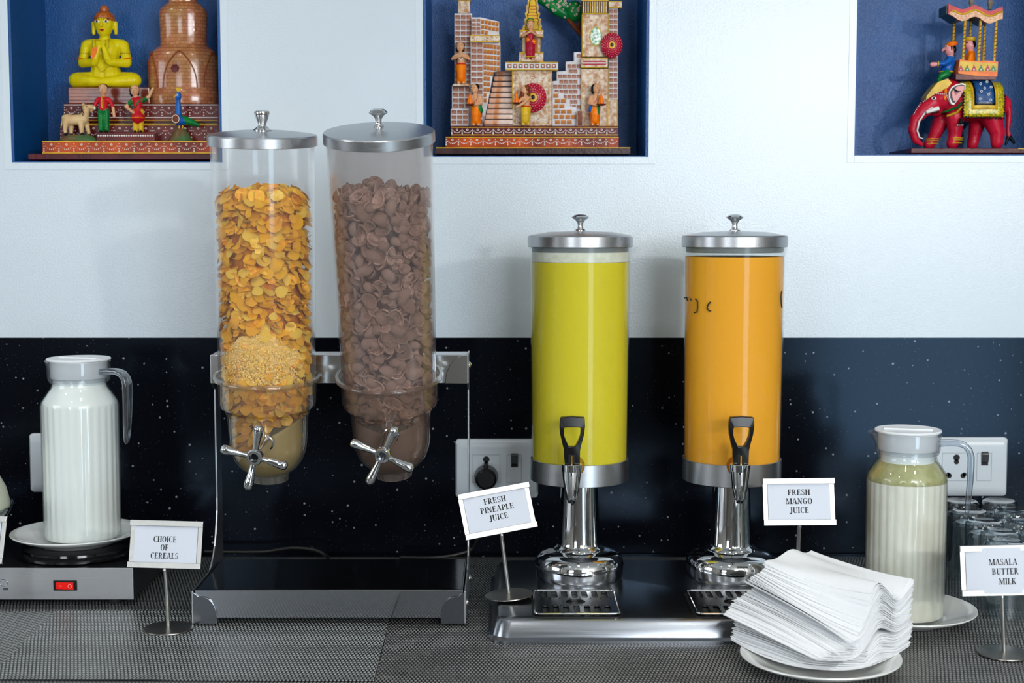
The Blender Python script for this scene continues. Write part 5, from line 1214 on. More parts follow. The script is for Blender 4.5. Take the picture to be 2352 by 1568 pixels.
def figurine(name, label, u, v, Y, Hpx, base_z, cols, head=(0, 88), arms=(), d=(0, -1), robe=False, hair=None, shoes=True, extra=(), group=None, hairpts=None, headr=10.0, lean=0.0, legs=True, ox=0.0):
    """a small standing figure; units are hundredths of its height"""
    sc = px(Y) * Hpx / 100.0; O = Vector((at(u, v, Y).x, Y, base_z))
    caps = []
    if legs:
        caps += [((-6, 0, 5), 5.2, (-6, 0, 44), 7.2, 2), ((6, 0, 5), 5.2, (6, 0, 44), 7.2, 2), ((-6.2, -4, 2.9), 2.9, (-6, 1, 3), 3.4, 3), ((6.2, -4, 2.9), 2.9, (6, 1, 3), 3.4, 3)]
    if robe: caps += [((0, 0, 14), 10.5, (0, 0, 30), 12.5, 2), ((0, 0, 30), 12.5, (0, 0, 47), 10.5, 2)]
    else: caps += [((-3, 0, 46), 8, (3, 0, 46), 8, 2)]
    caps += [((lean * .2, 0, 50), 9.6, (lean * .7, 0, 66), 10.5, 1), ((-9 + lean, 0, 69), 5.5, (9 + lean, 0, 69), 5.5, 1), ((lean, 0, 72), 4.4, (head[0], 0, 79), 4.2, 0),
             ((head[0], -0.5, head[1] - 2.5), headr * 0.9, (head[0], 0, head[1] + 2.5), headr, 0)]
    for pts, sleeve in arms:
        for k in range(len(pts) - 1):
            caps.append((pts[k], 4.2 - 0.5 * k, pts[k + 1], 3.7 - 0.5 * k, 1 if (k == 0 and sleeve) else 0))
        caps.append((pts[-1], 3.2, pts[-1], 3.2, 0))
    caps += list(extra)
    o = blob(name, caps, cols, O, sc, None, max(1.15, 1.35), 1); tag(o, label, 'figurine', group)
    face(O, sc, o, (head[0], 0, head[1]), headr * 1.0, d)
    if hair is not None:
        dx, dy = Vector(d).normalized()
        h = headr
        part('hair', O, sc, hair, o, hairpts or (lambda s: s.sphere((head[0] - dx * h * 0.30, -dy * h * 0.30, head[1] + h * 0.42), (h * 1.02, h * 1.02, h * 0.92), 18, 12)))
    return o, O, sc
bob = lambda h, hx, hz, k=0.35, dn=-0.9: (lambda s: s.sphere((hx, h * k, hz + 1.5), (h * 1.1, h * 0.92, h * 1.08), 16, 10).sphere((hx - h * 0.62, h * 0.3, hz + h * dn * 0.6), (h * 0.42, h * 0.6, h * 0.7), 12, 8).sphere((hx + h * 0.62, h * 0.3, hz + h * dn * 0.6), (h * 0.42, h * 0.6, h * 0.7), 12, 8))
YB_ = 2.108
boy, Ob, sb_ = figurine('standing_figurine', 'small figurine in a red jacket and green trousers on the bench', 239, 300, YB_, 109, ZBN, [PSKIN, PRED, PGRN, PBLK], head=(0, 89), arms=(([(-13, 0, 68), (-18, -2, 55), (-24, -6, 45)], True), ([(13, 0, 68), (20, -1, 53), (23, -3, 33)], True)), hair=PBLK)
part('jacket_braid', Ob, sb_, PGOLD, boy, lambda s: s.tube([(0, -11.2, 50), (0, -11.6, 60), (0, -10.8, 72)], 1.1, 6))
part('collar', Ob, sb_, PGOLD, boy, lambda s: s.tube([(5.2 * cos(k * pi / 6), -0.5 - 6.4 * sin(k * pi / 6), 74) for k in range(0, 7)], 0.9, 6))
girl, Og, sg_ = figurine('standing_figurine', 'small figurine in a red dress with one arm raised on the bench', 318, 300, YB_, 107, ZBN, [PSKIN, PRED, PGOLD, PBLK, PGRN], head=(-6, 89), arms=(([(-12, 0, 68), (-25, -2, 55), (-9, -11, 43)], False), ([(11, 0, 68), (24, -1, 76), (33, -2, 93)], False)), hair=PBLK, hairpts=bob(10, -7.5, 89), extra=[((0, 0, 33), 15, (0, 0, 42), 11, 1), ((0, 0, 42), 11, (0, 0, 50), 9, 1), ((-12, 0, 68), 5.2, (-18, -1, 61), 4.8, 4), ((11, 0, 68), 5.2, (18, -0.5, 72), 4.8, 4)])
part('sash', Og, sg_, PGRN, girl, lambda s: s.tube([(10, -6, 73), (3, -11.4, 62), (-6, -11, 52)], 2.2, 8, flat=0.6))
part('hem', Og, sg_, PORG, girl, lambda s: s.tube([(15.6 * cos(k * pi / 10), 15.6 * sin(k * pi / 10), 31) for k in range(20)], 1.4, 6, close=True))
# calf on its rock
O = Vector((at(182, 310, YB_).x, YB_ - 0.004, Z1)); sc = px(YB_)
rck = part('painted_rock', O, sc, PROCK, None, lambda s: s.lathe([(0, 0), (41, 0), (42, 3), (38, 9), (30, 14), (16, 16.5), (0, 17)], 16, Matrix.Scale(0.42, 4, (0, 1, 0)), rf=lambda a, z: 1 + 0.07 * sin(5 * a + z) + 0.05 * sin(9 * a)), 70)
tag(rck, 'painted rock slab under the cream calf', 'painted rock')
O2 = O + Vector((-0.001, 0, 15.5 * sc))
cf = blob('calf_figurine', [((-22, 0, 33), 12, (14, 0, 35), 12, 0), ((-28, 0, 38), 8, (-20, 0, 36), 12, 0), ((14, 0, 38), 11, (22, -1, 56), 7.5, 0), ((20, -1, 60), 8, (30, -3, 63), 6, 0), ((30, -3, 63), 5.5, (38, -4, 60), 4.5, 0),
    ((-24, -5, 28), 8, (-27, -6, 12), 4.2, 0), ((-27, -6, 12), 4.2, (-25, -6, 3), 4, 0), ((-16, 5, 26), 7, (-17, 6, 3), 4, 0), ((10, -5, 26), 7, (11, -6, 3), 4.2, 0), ((18, 5, 28), 7, (24, 6, 3), 4, 0),
    ((-25, -6, 1.5), 4.3, (-24, -7, 1.5), 4.3, 1), ((-17, 5, 1.5), 4, (-16, 5, 1.5), 4, 1), ((11, -6, 1.5), 4.3, (12, -7, 1.5), 4.3, 1), ((24, 6, 1.5), 4, (25, 6, 1.5), 4, 1), ((-32, 0, 40), 2.5, (-36, -2, 20), 1.8, 0)], [PCREAM, PBLK], O2, sc, None, 1.4, 1)
tag(cf, 'cream calf figurine with raised head on a painted rock', 'figurine')
part('eye', O2, sc, PBLK, cf, lambda s: s.sphere((24, -8.3, 63), (2.2, 1, 1.2), 8, 6))
for yy in (-5, 5): part('ear', O2, sc, PCREAM, cf, lambda s: s.sphere((15.5, yy, 67), (2.5, 4.5, 4), 10, 6))
part('collar', O2, sc, PBLK, cf, lambda s: s.tube([(17 + 3.2 * sin(k * pi / 8), 11.3 * cos(k * pi / 8), 46 - 7.5 * sin(k * pi / 8) + 4) for k in range(16)], 0.8, 6, close=True).tube([(15 + 3.2 * sin(k * pi / 8), 12.0 * cos(k * pi / 8), 42.5 - 7.5 * sin(k * pi / 8) + 4) for k in range(16)], 0.8, 6, close=True))
part('muzzle', O2, sc, PWHT, cf, lambda s: s.sphere((41, -4.2, 59.5), (2.6, 3.6, 3.2), 10, 6))
# peacock on its rock
O = Vector((at(416, 312, YB_).x, YB_ - 0.002, Z1))
rck = part('painted_rock', O, sc, PROCK, None, lambda s: s.lathe([(0, 0), (27, 0), (27, 3), (21, 14), (14, 25), (9, 30), (0, 31)], 12, Matrix.Scale(0.6, 4, (0, 1, 0)), rf=lambda a, z: 1 + 0.1 * sin(4 * a + z * .2)), 60)
tag(rck, 'cone shaped painted rock under the peacock', 'painted rock')
O2 = O + Vector((0, 0, 30 * sc))
pk = blob('peacock_figurine', [((-4, 0, 17), 11, (6, 0, 18), 10, 0), ((-4, -1, 20), 9, (-4, -2, 40), 6.5, 0), ((-4, -2, 40), 6.5, (-3, -3, 66), 5, 0), ((-3, -3, 70), 7, (-3, -3, 76), 6.5, 0), ((-7, -4, 74), 4, (-14, -5, 70), 1.2, 2), ((8, 0, 20), 9, (26, -1, 14), 8, 1), ((26, -1, 14), 8, (40, -2, 8), 4, 1), ((-3, -1, 8), 2, (-3, -2, -1), 1.6, 2), ((5, 0, 8), 2, (4, -1, -1), 1.6, 2)], [PBLU, PGRN, PGOLD], O2, sc, None, 1.4, 1)
tag(pk, 'blue and green peacock figurine with gold crest', 'figurine')
part('wing', O2, sc, PBRN, pk, lambda s: s.sphere((-8, -9, 21), (10, 4, 12), 14, 8)); part('wing_mark', O2, sc, PWHT, pk, lambda s: s.tube([(-8 + 8 * cos(k * pi / 6), -13.2 + 0.02 * k, 21 + 9 * sin(k * pi / 6)) for k in range(12)], 0.7, 6, close=True))
part('crest', O2, sc, PGOLD, pk, lambda s: [s.tube([(-3, -2, 80), (-3 + dx_, -2, 92)], [0.8, 2.0], 8) for dx_ in (-6, -3, 0, 3, 6)])
part('eye', O2, sc, PWHT, pk, lambda s: s.sphere((-5, -9, 75), (2.4, 1.2, 2.4), 8, 6)); part('pupil', O2, sc, PRED, pk, lambda s: s.sphere((-5, -10.2, 75), (1.2, 0.7, 1.2), 8, 6))

# ---- niche in the middle: a temple front in painted boards
zn = NICHES[1][2] + 0.004
def q2(x, y): return 960 + x / 4.237, y / 4.237
YF = 2.078
tm = thing('temple_model', 'painted temple front model with brick towers and a stairway in the middle niche', 'temple model', (at(1224, 355, YF).x, 2.14, zn))
a = at(*q2(165, 1525), YF); b = at(*q2(2070, 1440), YF)
S().box((a.x, YF, zn), (b.x, 2.21, b.z)).build('bottom_board', PDARK, tm, 0, bev=0.001); stripe(q2(175, 0)[0], q2(2065, 0)[0], q2(0, 1438)[1], YF - 0.0003, PGOLD, tm, 1.0); Z0 = b.z
y1_ = 2.088; a = at(*q2(268, 1430), y1_); b = at(*q2(1955, 1332), y1_)
S().box((a.x, y1_, Z0), (b.x, 2.205, b.z)).build('step', PBAND, tm, 0, bev=0.0008); Z1 = b.z
swags(q2(275, 0)[0], q2(1950, 0)[0], q2(0, 1345)[1], q2(0, 1412)[1], 14, y1_ - 0.0003, tm); stripe(q2(270, 0)[0], q2(1955, 0)[0], q2(0, 1336)[1], y1_ - 0.0003, PGOLD, tm, 0.9)
y2_ = 2.096; a = at(*q2(318, 1325), y2_); b = at(*q2(1950, 1225), y2_)
S().box((a.x, y2_, Z1), (b.x, 2.200, b.z)).build('step', PMAR, tm, 0, bev=0.0008); Z2 = b.z
swags(q2(330, 0)[0], q2(1940, 0)[0], q2(0, 1250)[1], q2(0, 1305)[1], 16, y2_ - 0.0003, tm); stripe(q2(320, 0)[0], q2(1948, 0)[0], q2(0, 1312)[1], y2_ - 0.0003, PGOLD, tm, 0.9); stripe(q2(320, 0)[0], q2(1948, 0)[0], q2(0, 1240)[1], y2_ - 0.0003, PGOLD, tm, 0.6)
def panel(name, pts, y, depth, m, parent=tm, bev=0.0006):
    P_ = [at(*q2(x_, y_), y) for x_, y_ in pts]; return S().prism([(p.x, max(p.z, Z2 if y > 2.09 else p.z)) for p in P_], y, y + depth).build(name, m, parent, 0, bev=bev)
def R4(x0, y0, x1, y1): return [(x0, y0), (x1, y0), (x1, y1), (x0, y1)]
BRK = {}
def bricks(x0, y0, x1, y1, nx, ny, y, parent, m=PBRK, off=0.0, slope=0.0, clip=None):
    """raised bricks on a board; alike bricks share one mesh"""
    w_, h_ = (x1 - x0) / nx, (y1 - y0) / ny; q = px(y) / 4.237
    key = (round(w_), round(h_), m.name)
    if key not in BRK:
        s = S().box((-w_ * 0.41 * q, -0.0007, -h_ * 0.36 * q), (w_ * 0.41 * q, 0.0004, h_ * 0.36 * q)); me = bpy.data.meshes.new('brick'); me.from_pydata([tuple(p) for p in s.v], [], s.f); me.materials.append(m); me.update(); BRK[key] = me
    for j in range(ny):
        for i in range(nx):
            cx_, cy_ = x0 + (i + 0.5) * w_, y0 + (j + 0.5) * h_
            if off and j % 2: cx_ += off * w_
            if cx_ + w_ * 0.4 > x1: continue
            cy_ += slope * (cx_ - x0)
            if clip and not clip(cx_, cy_, w_, h_): continue
            p = at(*q2(cx_, cy_), y - 0.0003); o = bpy.data.objects.new('brick', BRK[key]); COL.objects.link(o); o.parent = parent; o.location = p - WL[parent.name]
            if slope: o.rotation_euler.y = math.atan(slope)
def rimmed(name, pts, y, depth, m, edge=PGOLD, parent=tm):
    o = panel(name, pts, y, depth, m, parent)
    P_ = [at(*q2(x_, y_), y) for x_, y_ in pts]; S().tube([(p.x, y, max(p.z, Z2 + 0.0005)) for p in P_], 0.0008, 6, close=True).build('edging', edge, o)
    return o
# left towers
t1 = panel('tower', R4(355, 130, 525, 1225), 2.125, 0.03, PMORT); bricks(360, 140, 522, 830, 3, 13, 2.125, t1)
panel('tower_cap', R4(392, -120, 505, 128), 2.125, 0.03, PSTONE); panel('tower_cap_ledge', R4(380, -10, 515, 4), 2.122, 0.034, PGOLD)
t2 = panel('tower_foot', R4(330, 830, 520, 1225), 2.116, 0.009, PMORT); bricks(335, 840, 515, 1058, 3, 4, 2.116, t2)
t3 = panel('tower_foot', R4(318, 1060, 492, 1225), 2.108, 0.008, PMORT); bricks(322, 1066, 490, 1215, 3, 3, 2.108, t3)
t4 = panel('tower', R4(512, 400, 634, 1225), 2.112, 0.03, PMORT); bricks(516, 410, 632, 1210, 2, 14, 2.112, t4)
t5 = panel('stair_wall', [(634, 410), (802, 410), (802, 690), (735, 700), (640, 1225), (634, 1225)], 2.114, 0.03, PMORT)
bricks(638, 420, 800, 1000, 5, 11, 2.114, t5, PBRKO, slope=0.10, clip=lambda x_, y_, w_, h_: y_ < 690 or (x_ + w_ / 2) < 740 - (y_ - 700) * 0.19)
t6 = panel('tower_top', [(520, 170), (608, 168), (790, 210), (790, 345), (520, 345)], 2.112, 0.028, PMORT); bricks(524, 180, 610, 340, 2, 4, 2.112, t6)
bricks(612, 182, 788, 335, 5, 3, 2.112, t6, PBRKO, slope=0.18, clip=lambda x_, y_, w_, h_: y_ + h_ / 2 < 345)
t7 = rimmed('ledge', R4(508, 345, 800, 405), 2.106, 0.04, PSTONE); swags(q2(515, 0)[0], q2(795, 0)[0], q2(0, 352)[1], q2(0, 395)[1], 6, 2.1057, t7, rings=False, dot=0.9)
# stairway
NS_ = 10
for k in range(NS_):
    ya = 690 + k * 53; xl = 752 - k * 12.0; yy = 2.140 - k * 0.0044
    panel('stair_tread', R4(xl, ya, 922, ya + 50 if k < NS_ - 1 else 1225), yy, 0.04, PSTEP, bev=0.0012)
    stripe(q2(xl, 0)[0], q2(920, 0)[0], q2(0, ya + 46)[1], yy - 0.0003, PDARK, tm, 0.9, 'painted_tread_shadow')  # dark strip painted as the shade between treads
# central shrine
c1 = rimmed('shrine', R4(918, 680, 1303, 1225), 2.112, 0.04, PSTONE)
for d_ in (28,): P_ = [at(*q2(x_, y_), 2.1116) for x_, y_ in R4(918 + d_, 680 + d_, 1303 - d_, 1200)]; S().tube([tuple(p) for p in P_], 0.0006, 6, close=True).build('edging', PGOLD, c1)
swags(q2(960, 0)[0], q2(1265, 0)[0], q2(0, 725)[1], q2(0, 800)[1], 4, 2.1117, c1)
swags(q2(960, 0)[0], q2(1265, 0)[0], q2(0, 1120)[1], q2(0, 1190)[1], 5, 2.1117, c1)
c2 = rimmed('shrine_ledge', R4(850, 607, 1365, 678), 2.104, 0.05, PMORT)
for k in range(9):
    xa = 870 + k * 54; pa = panel('ledge_tile', R4(xa, 622, xa + 42, 662), 2.1034, 0.001, PBRK, c2, 0.0003)
    p = at(*q2(xa + 21, 642), 2.1030); S().sphere((p.x, 2.1030, p.z), (0.0014, 0.0008, 0.0014), 8, 6).build('ledge_dot', PWHT, c2)
c3 = rimmed('shrine_pedestal', R4(985, 515, 1222, 602), 2.112, 0.036, PSTONE); swags(q2(990, 0)[0], q2(1218, 0)[0], q2(0, 525)[1], q2(0, 590)[1], 4, 2.1117, c3, rings=False)
c4 = rimmed('shrine_niche', R4(1015, 355, 1192, 515), 2.118, 0.028, PSTONE)
rimmed('shrine_niche', R4(1045, 375, 1165, 505), 2.1165, 0.002, PBRKO)
c5 = rimmed('upper_ledge', R4(988, 297, 1222, 356), 2.112, 0.036, PSTONE)
for k in range(6): p = at(*q2(1008 + k * 39, 326), 2.1115); S().sphere((p.x, 2.1115, p.z), (0.0013, 0.0006, 0.0013), 8, 6).build('ledge_dot', PWHT, c5)
spire = [(1010, 297), (1030, 250), (1045, 235), (1035, 190), (1055, 175), (1045, 130), (1062, 110), (1055, 70), (1070, 40), (1075, -10), (1095, -60), (1140, -60), (1160, -10), (1160, 40), (1175, 70), (1165, 110), (1185, 130), (1175, 175), (1198, 190), (1185, 235), (1200, 250), (1200, 297)]
sp1 = rimmed('spire', spire, 2.118, 0.028, PGOLD, PSTONE)
cxs = 1118; inn = [(cxs + (x_ - cxs) * 0.72, y_ * 0.86 + 30) for x_, y_ in spire]; S().tube([tuple(at(*q2(*p), 2.1176)) for p in inn], 0.0006, 6, close=True).build('spire_line', PDARK, sp1)
for k in range(6): stripe(q2(1090 - k * 6, 0)[0], q2(1146 + k * 6, 0)[0], q2(0, 60 + k * 30)[1], 2.1177, PBRKO, sp1, 1.1, 'spire_band')
# right: stepped brick wall, tumbled orange wall, tower and column
t8 = panel('stepped_wall', [(1308, 1225), (1308, 790), (1350, 785), (1350, 695), (1438, 688), (1438, 600), (1518, 595), (1518, 508), (1590, 505), (1590, 1225)], 2.122, 0.03, PMORT)
bricks(1314, 520, 1588, 1215, 6, 14, 2.122, t8, off=0.3, clip=lambda x_, y_, w_, h_: (y_ > 800 or x_ - w_ / 2 > 1350) and (y_ > 705 or x_ - w_ / 2 > 1436) and (y_ > 615 or x_ - w_ / 2 > 1514))
t9 = panel('tumbled_wall', [(1308, 1225), (1308, 890), (1420, 905), (1420, 955), (1480, 970), (1480, 1030), (1545, 1045), (1545, 1225)], 2.114, 0.008, PMORT)
bricks(1314, 905, 1545, 1215, 4, 6, 2.114, t9, PBRKO, off=0.25, clip=lambda x_, y_, w_, h_: (y_ > 960 or x_ + w_ / 2 < 1422) and (y_ > 1035 or x_ + w_ / 2 < 1485))
rimmed('dark_box', R4(1548, 1080, 1603, 1225), 2.106, 0.016, PBRN, PSTONE)
r1_ = rimmed('right_tower', R4(1590, 670, 1848, 1225), 2.116, 0.036, PSTONE); r2_ = rimmed('tower_band', R4(1588, 565, 1848, 655), 2.112, 0.04, PSTONE)
s = S()
for k in range(18): p = at(*q2(1610 + k * 12.4, 612), 2.1115); s.sphere((p.x, 2.1115, p.z), (0.0011, 0.0006, 0.0011), 6, 4)
o = s.build('painted_dots', PWHT, r2_); o['kind'] = 'stuff'; panel('band_inset', R4(1608, 590, 1830, 634), 2.1117, 0.001, PCRIM, r2_)
r3_ = rimmed('tower_panel', R4(1600, 138, 1850, 552), 2.116, 0.036, PSTONE)
p = at(*q2(1730, 355), 2.1155); q = px(2.1155) / 4.237
S().lathe([(0, 0.0012), (50 * q, 0.001), (52 * q, 0)][::-1], 28, Matrix.Translation(p) @ Matrix.Rotation(pi / 2, 4, 'X') @ Matrix.Scale(1.65, 4, (0, 1, 0))).build('green_oval', mat('green_lattice', (22, 140, 84), 0.25, c2=(226, 230, 220), vscale=260, detail=0, coat=0.2), r3_)
S().tube([(p.x + 55 * q * cos(k * pi / 14), 2.1153, p.z + 90 * q * sin(k * pi / 14)) for k in range(28)], 0.0007, 6, close=True).build('oval_rim', PGOLD, r3_)
r4_ = rimmed('tower_head', R4(1600, 8, 1850, 132), 2.114, 0.038, PDARK)
for k in range(11): panel('slat', R4(1606 + k * 22, 16, 1618 + k * 22, 126), 2.1128, 0.0016, PGOLD if k % 2 else PSTONE, r4_, 0.0003)
rimmed('tower_crown', R4(1590, -150, 1856, 5), 2.118, 0.03, PSTONE)
t10 = panel('column', R4(1855, 72, 1946, 965), 2.124, 0.028, PMORT); bricks(1860, 85, 1944, 960, 2, 17, 2.124, t10)
rimmed('column_cap', R4(1855, 15, 1985, 72), 2.118, 0.036, PSTONE); rimmed('column_foot', R4(1840, 965, 1940, 1225), 2.116, 0.036, PSTONE)
# parasols
def parasol(x_, y_, rx, ry, y, label, parent_tilt=0.0):
    p = at(*q2(x_, y_), y); q = px(y) / 4.237; t = thing('parasol', label, 'parasol', p)
    M = Matrix.Translation(p) @ Matrix.Rotation(pi / 2, 4, 'X') @ Matrix.Scale(ry / rx, 4, (0, 1, 0))
    r = rx * q
    S().lathe([(0, r * 0.30), (r * 0.3, r * 0.27), (r * 0.65, r * 0.17), (r * 0.95, 0.02 * r), (r, -0.02 * r), (r * 0.9, -0.06 * r), (0, -0.06 * r)][::-1], 40, M).build('canopy', PCRIM, t, 50)
    S().lathe([(r * 0.16, r * 0.295), (r * 0.30, r * 0.285), (r * 0.30, r * 0.265), (r * 0.16, r * 0.27)], 28, M, loop=True).build('gold_ring', PGOLD, t)
    S().lathe([(0, r * 0.33), (r * 0.12, r * 0.315), (r * 0.15, r * 0.28), (0, r * 0.28)][::-1], 20, M).build('hub', PBLK, t)
    s = S()
    for k in range(22):
        for j in range(4):
            f = 0.42 + 0.16 * j; a_ = 2 * pi * (k + 0.5 * (j % 2)) / 22; s.sphere((r * f * cos(a_), r * f * sin(a_), r * (0.30 - 0.32 * f * f)), r * 0.026, 6, 4, M)
    o = s.build('white_dots', PWHT, t); o['kind'] = 'stuff'; return t
parasol(1886, 440, 104, 119, 2.108, 'maroon dotted parasol on the right temple tower')
parasol(1118, 950, 132, 140, 2.104, 'crimson dotted parasol behind the bearded figurine')
# tree behind the tower
tr = thing('tree_model', 'small painted tree with green dotted foliage behind the tower', 'tree', at(*q2(1590, 340), 2.16))
def tp_(x_, y_, y=2.16): return at(*q2(x_, y_), y)
S().tube([tp_(1600, 345), tp_(1540, 280), tp_(1480, 210), tp_(1430, 150)], [0.0042, 0.0038, 0.0032, 0.0026], 10).tube([tp_(1560, 300), tp_(1568, 240), tp_(1570, 195)], [0.003, 0.0026, 0.002], 8).build('trunk', PBRN, tr)
def leafpad(x_, y_, rx, ry, rot):
    p = tp_(x_, y_); q = px(2.16) / 4.237
    M = Matrix.Translation(p) @ Matrix.Rotation(rot, 4, 'Y')
    s = S().sphere((0, 0, 0), (rx * q, 0.008, ry * q), 20, 12, M)
    lf = s.build('foliage', PGRN, tr, 60); s = S(); s2 = S(); rr_ = random.Random(int(x_))
    for k in range(14):
        a_, f = rr_.uniform(0, 6.28), rr_.uniform(0.1, 0.85); xx, zz = f * cos(a_), f * sin(a_)
        s.sphere((xx * rx * q, -0.0081 * math.sqrt(1 - f * f), zz * ry * q), 0.0016, 8, 5, M); s2.sphere((xx * rx * q, -0.0081 * math.sqrt(1 - f * f) - 0.0012, zz * ry * q), 0.0009, 6, 4, M)
    o = s.build('blossom', PWHT, lf); o['kind'] = 'stuff'; o = s2.build('blossom_centre', PRED, lf); o['kind'] = 'stuff'
leafpad(1330, 70, 190, 62, 0.62); leafpad(1250, 10, 130, 60, 0.5); leafpad(1530, 110, 85, 105, -0.25); leafpad(1400, 40, 110, 60, 0.7)
# people of the temple
def bowl_of_flame(O, sc, par, c, r=9):
    part('tray', O, sc, PBRN, par, lambda s: s.lathe([(0, -3), (r * 0.7, -3), (r * 1.25, 0), (r * 1.3, 1.4), (r * 1.1, 1.2), (0, -0.5)], 20, Matrix.Translation(c)))
    part('offering', O, sc, PORG, par, lambda s: s.lathe([(r * 0.66, 0.5), (r * 0.7, 4), (r * 0.42, 16), (r * 0.2, 24), (0, 28)], 14, Matrix.Translation(c), rf=lambda a, z: 1 + 0.12 * cos(7 * a)))
def thread(O, sc, par): part('cord', O, sc, PCRIM, par, lambda s: s.tube([(5, -7, 73), (2, -11.2, 62), (-5, -10.5, 53)], 0.6, 6))
u_, v_ = q2(420, 820)
f1, Of, sf_ = figurine('praying_figurine', 'praying figurine in an orange wrap on the left tower', u_, v_, 2.108, 94, at(u_, v_, 2.108).z, [PSKIN, PSKIN, PORG, PSKIN], head=(-2, 89), arms=(([(-13, 0, 68), (-21, -4, 60), (-2, -15, 65)], False), ([(13, 0, 68), (20, -4, 60), (3, -15, 66)], False)), hair=PBLK, hairpts=bob(10, -2, 90), robe=True)
z_ = at(u_, v_, 2.108).z; S().box((Of.x - 0.012, 2.1005, z_ - 0.003), (Of.x + 0.012, 2.1255, z_)).build('figure_ledge', PSTONE, tm, 0, bev=0.0005)
part('garland', Of, sf_, PWHT, f1, lambda s: s.tube([(-7, -9, 70), (-4, -13, 60), (0, -14, 55), (4, -13, 60), (7, -9, 70)], 0.9, 6))
part('sash', Of, sf_, PRED, f1, lambda s: s.tube([(10.6 * cos(k * pi / 8), 10.6 * sin(k * pi / 8), 48) for k in range(16)], 1.3, 6, close=True))
u_, v_ = q2(565, 1208)
f2, Of, sf_ = figurine('offering_figurine', 'figurine in green and orange carrying a flame tray beside the stairway', u_, v_, 2.100, 94, Z2, [PSKIN, PSKIN, PORG, PSKIN, PGRN], head=(-3, 89), arms=(([(-11, 0, 68), (-14, -8, 56), (-14, -15, 51)], False), ([(12, 0, 68), (13, -6, 55), (-4, -15, 50)], False)), d=(-0.8, -1), hair=PBLK, robe=True, extra=[((8, -2, 44), 8, (11, -1, 36), 7, 4)])
bowl_of_flame(Of, sf_, f2, (-14, -18, 50), 9); thread(Of, sf_, f2)
part('tray_stand', Of, sf_, PBRN, f2, lambda s: s.tube([(-15, -18, 46), (-15, -17, 0.3)], 1.6, 8))
u_, v_ = q2(1050, 1218)
f3, Of, sf_ = figurine('bearded_figurine', 'bearded figurine in yellow wrap carrying a flame tray before the parasol', u_, v_, 2.094, 91, Z2, [PSKIN, PSKIN, PGOLD, PSKIN], head=(-3, 88), arms=(([(-8, -6, 68), (-16, -10, 60), (-25, -10, 54)], False), ([(6, -6, 68), (-4, -13, 56), (-24, -14, 45)], False)), d=(-1, -0.25), hair=PBRN, hairpts=lambda s: s.sphere((1, 1, 92), (10.5, 10.5, 9.5), 16, 10).sphere((7, 2, 80), (5, 8, 12), 12, 8).sphere((-9, -3, 77), (5, 6, 9), 12, 8), robe=True)
bowl_of_flame(Of, sf_, f3, (-24, -12, 55), 9)
part('sash', Of, sf_, PRED, f3, lambda s: s.tube([(10.8 * cos(k * pi / 8), 10.8 * sin(k * pi / 8), 48) for k in range(16)], 1.3, 6, close=True))
u_, v_ = q2(1725, 1200)
f4, Of, sf_ = figurine('offering_figurine', 'dark haired figurine with flame tray before the right temple tower', u_, v_, 2.100, 94, Z2, [PSKIN, PSKIN, PORG, PSKIN, PGRN, PBLU], head=(3, 89), arms=(([(-12, 0, 68), (-15, -8, 54), (2, -15, 49)], False), ([(12, 0, 68), (13, -8, 56), (14, -15, 50)], False)), d=(0.6, -1), hair=PBLK, hairpts=bob(10, 0, 90), robe=True, extra=[((-9, -1, 44), 7, (-11, -1, 38), 6, 5), ((4, -5, 46), 6, (5, -6, 30), 5, 4)])
bowl_of_flame(Of, sf_, f4, (13, -18, 50), 9.5); thread(Of, sf_, f4)
u_, v_ = q2(1095, 585)
z_ = at(u_, v_, 2.106).z
f5, Of, sf_ = figurine('praying_figurine', 'praying figurine in a crimson dotted robe before the central spire', u_, v_, 2.106, 87, z_, [PSKIN, PCRIM, PCRIM, PSKIN, PORG], head=(0, 89), arms=(([(-12, 0, 68), (-20, -4, 62), (-3, -15, 70)], False), ([(12, 0, 68), (19, -4, 62), (1, -15, 72)], False)), hair=PBRN, robe=True, extra=[((-6, -4, 52), 6, (9, -3, 46), 6, 4)])
S().box((Of.x - 0.013, 2.0985, z_ - 0.003), (Of.x + 0.013, 2.1125, z_)).build('figure_ledge', PSTONE, tm, 0, bev=0.0005)
part('halo', Of, sf_, PGRN, f5, lambda s: s.tube([(9 * cos(k * pi / 8), 2, 100 + 7 * sin(k * pi / 8)) for k in range(-1, 10)], 1.5, 8))
part('hem', Of, sf_, PGOLD, f5, lambda s: s.tube([(11.8 * cos(k * pi / 10), 11.8 * sin(k * pi / 10), 8) for k in range(20)], 1.6, 6, close=True))

# ---- niche on the right: elephant with howdah and riders
zn = NICHES[2][2] + 0.004
YE = 2.150; scE = px(YE) / 4.238
def q3(x, y): return 1940 + x / 4.238, y / 4.238
a = at(*q3(645, 1505), 2.088); b = at(*q3(1960, 1440), 2.088)
eb = thing('elephant_board', 'dull maroon wooden board under the elephant', 'board', ((a.x + b.x) / 2, 2.14, zn))
S().box((a.x, 2.088, zn), (b.x, 2.21, b.z)).build('slab', PMARL, eb, 0, bev=0.001); ZE = b.z
for (x_, y_) in ((1695, 1442),): stripe(q3(1690, 0)[0], q3(1760, 0)[0], q3(0, 1446)[1], 2.0877, PGOLD, eb, 0.9)
X0 = at(*q3(1200, 1200), YE).x; O = Vector((X0, YE, ZE))
def e(x_, y_, d_=0.0): return (x_ - 1200, d_, 1432 - y_)       # photograph coordinates of the crop, depth towards the wall
EL = [paint('elephant', (172, 16, 44), (196, 30, 56), 40), PCRIM, PPINK]
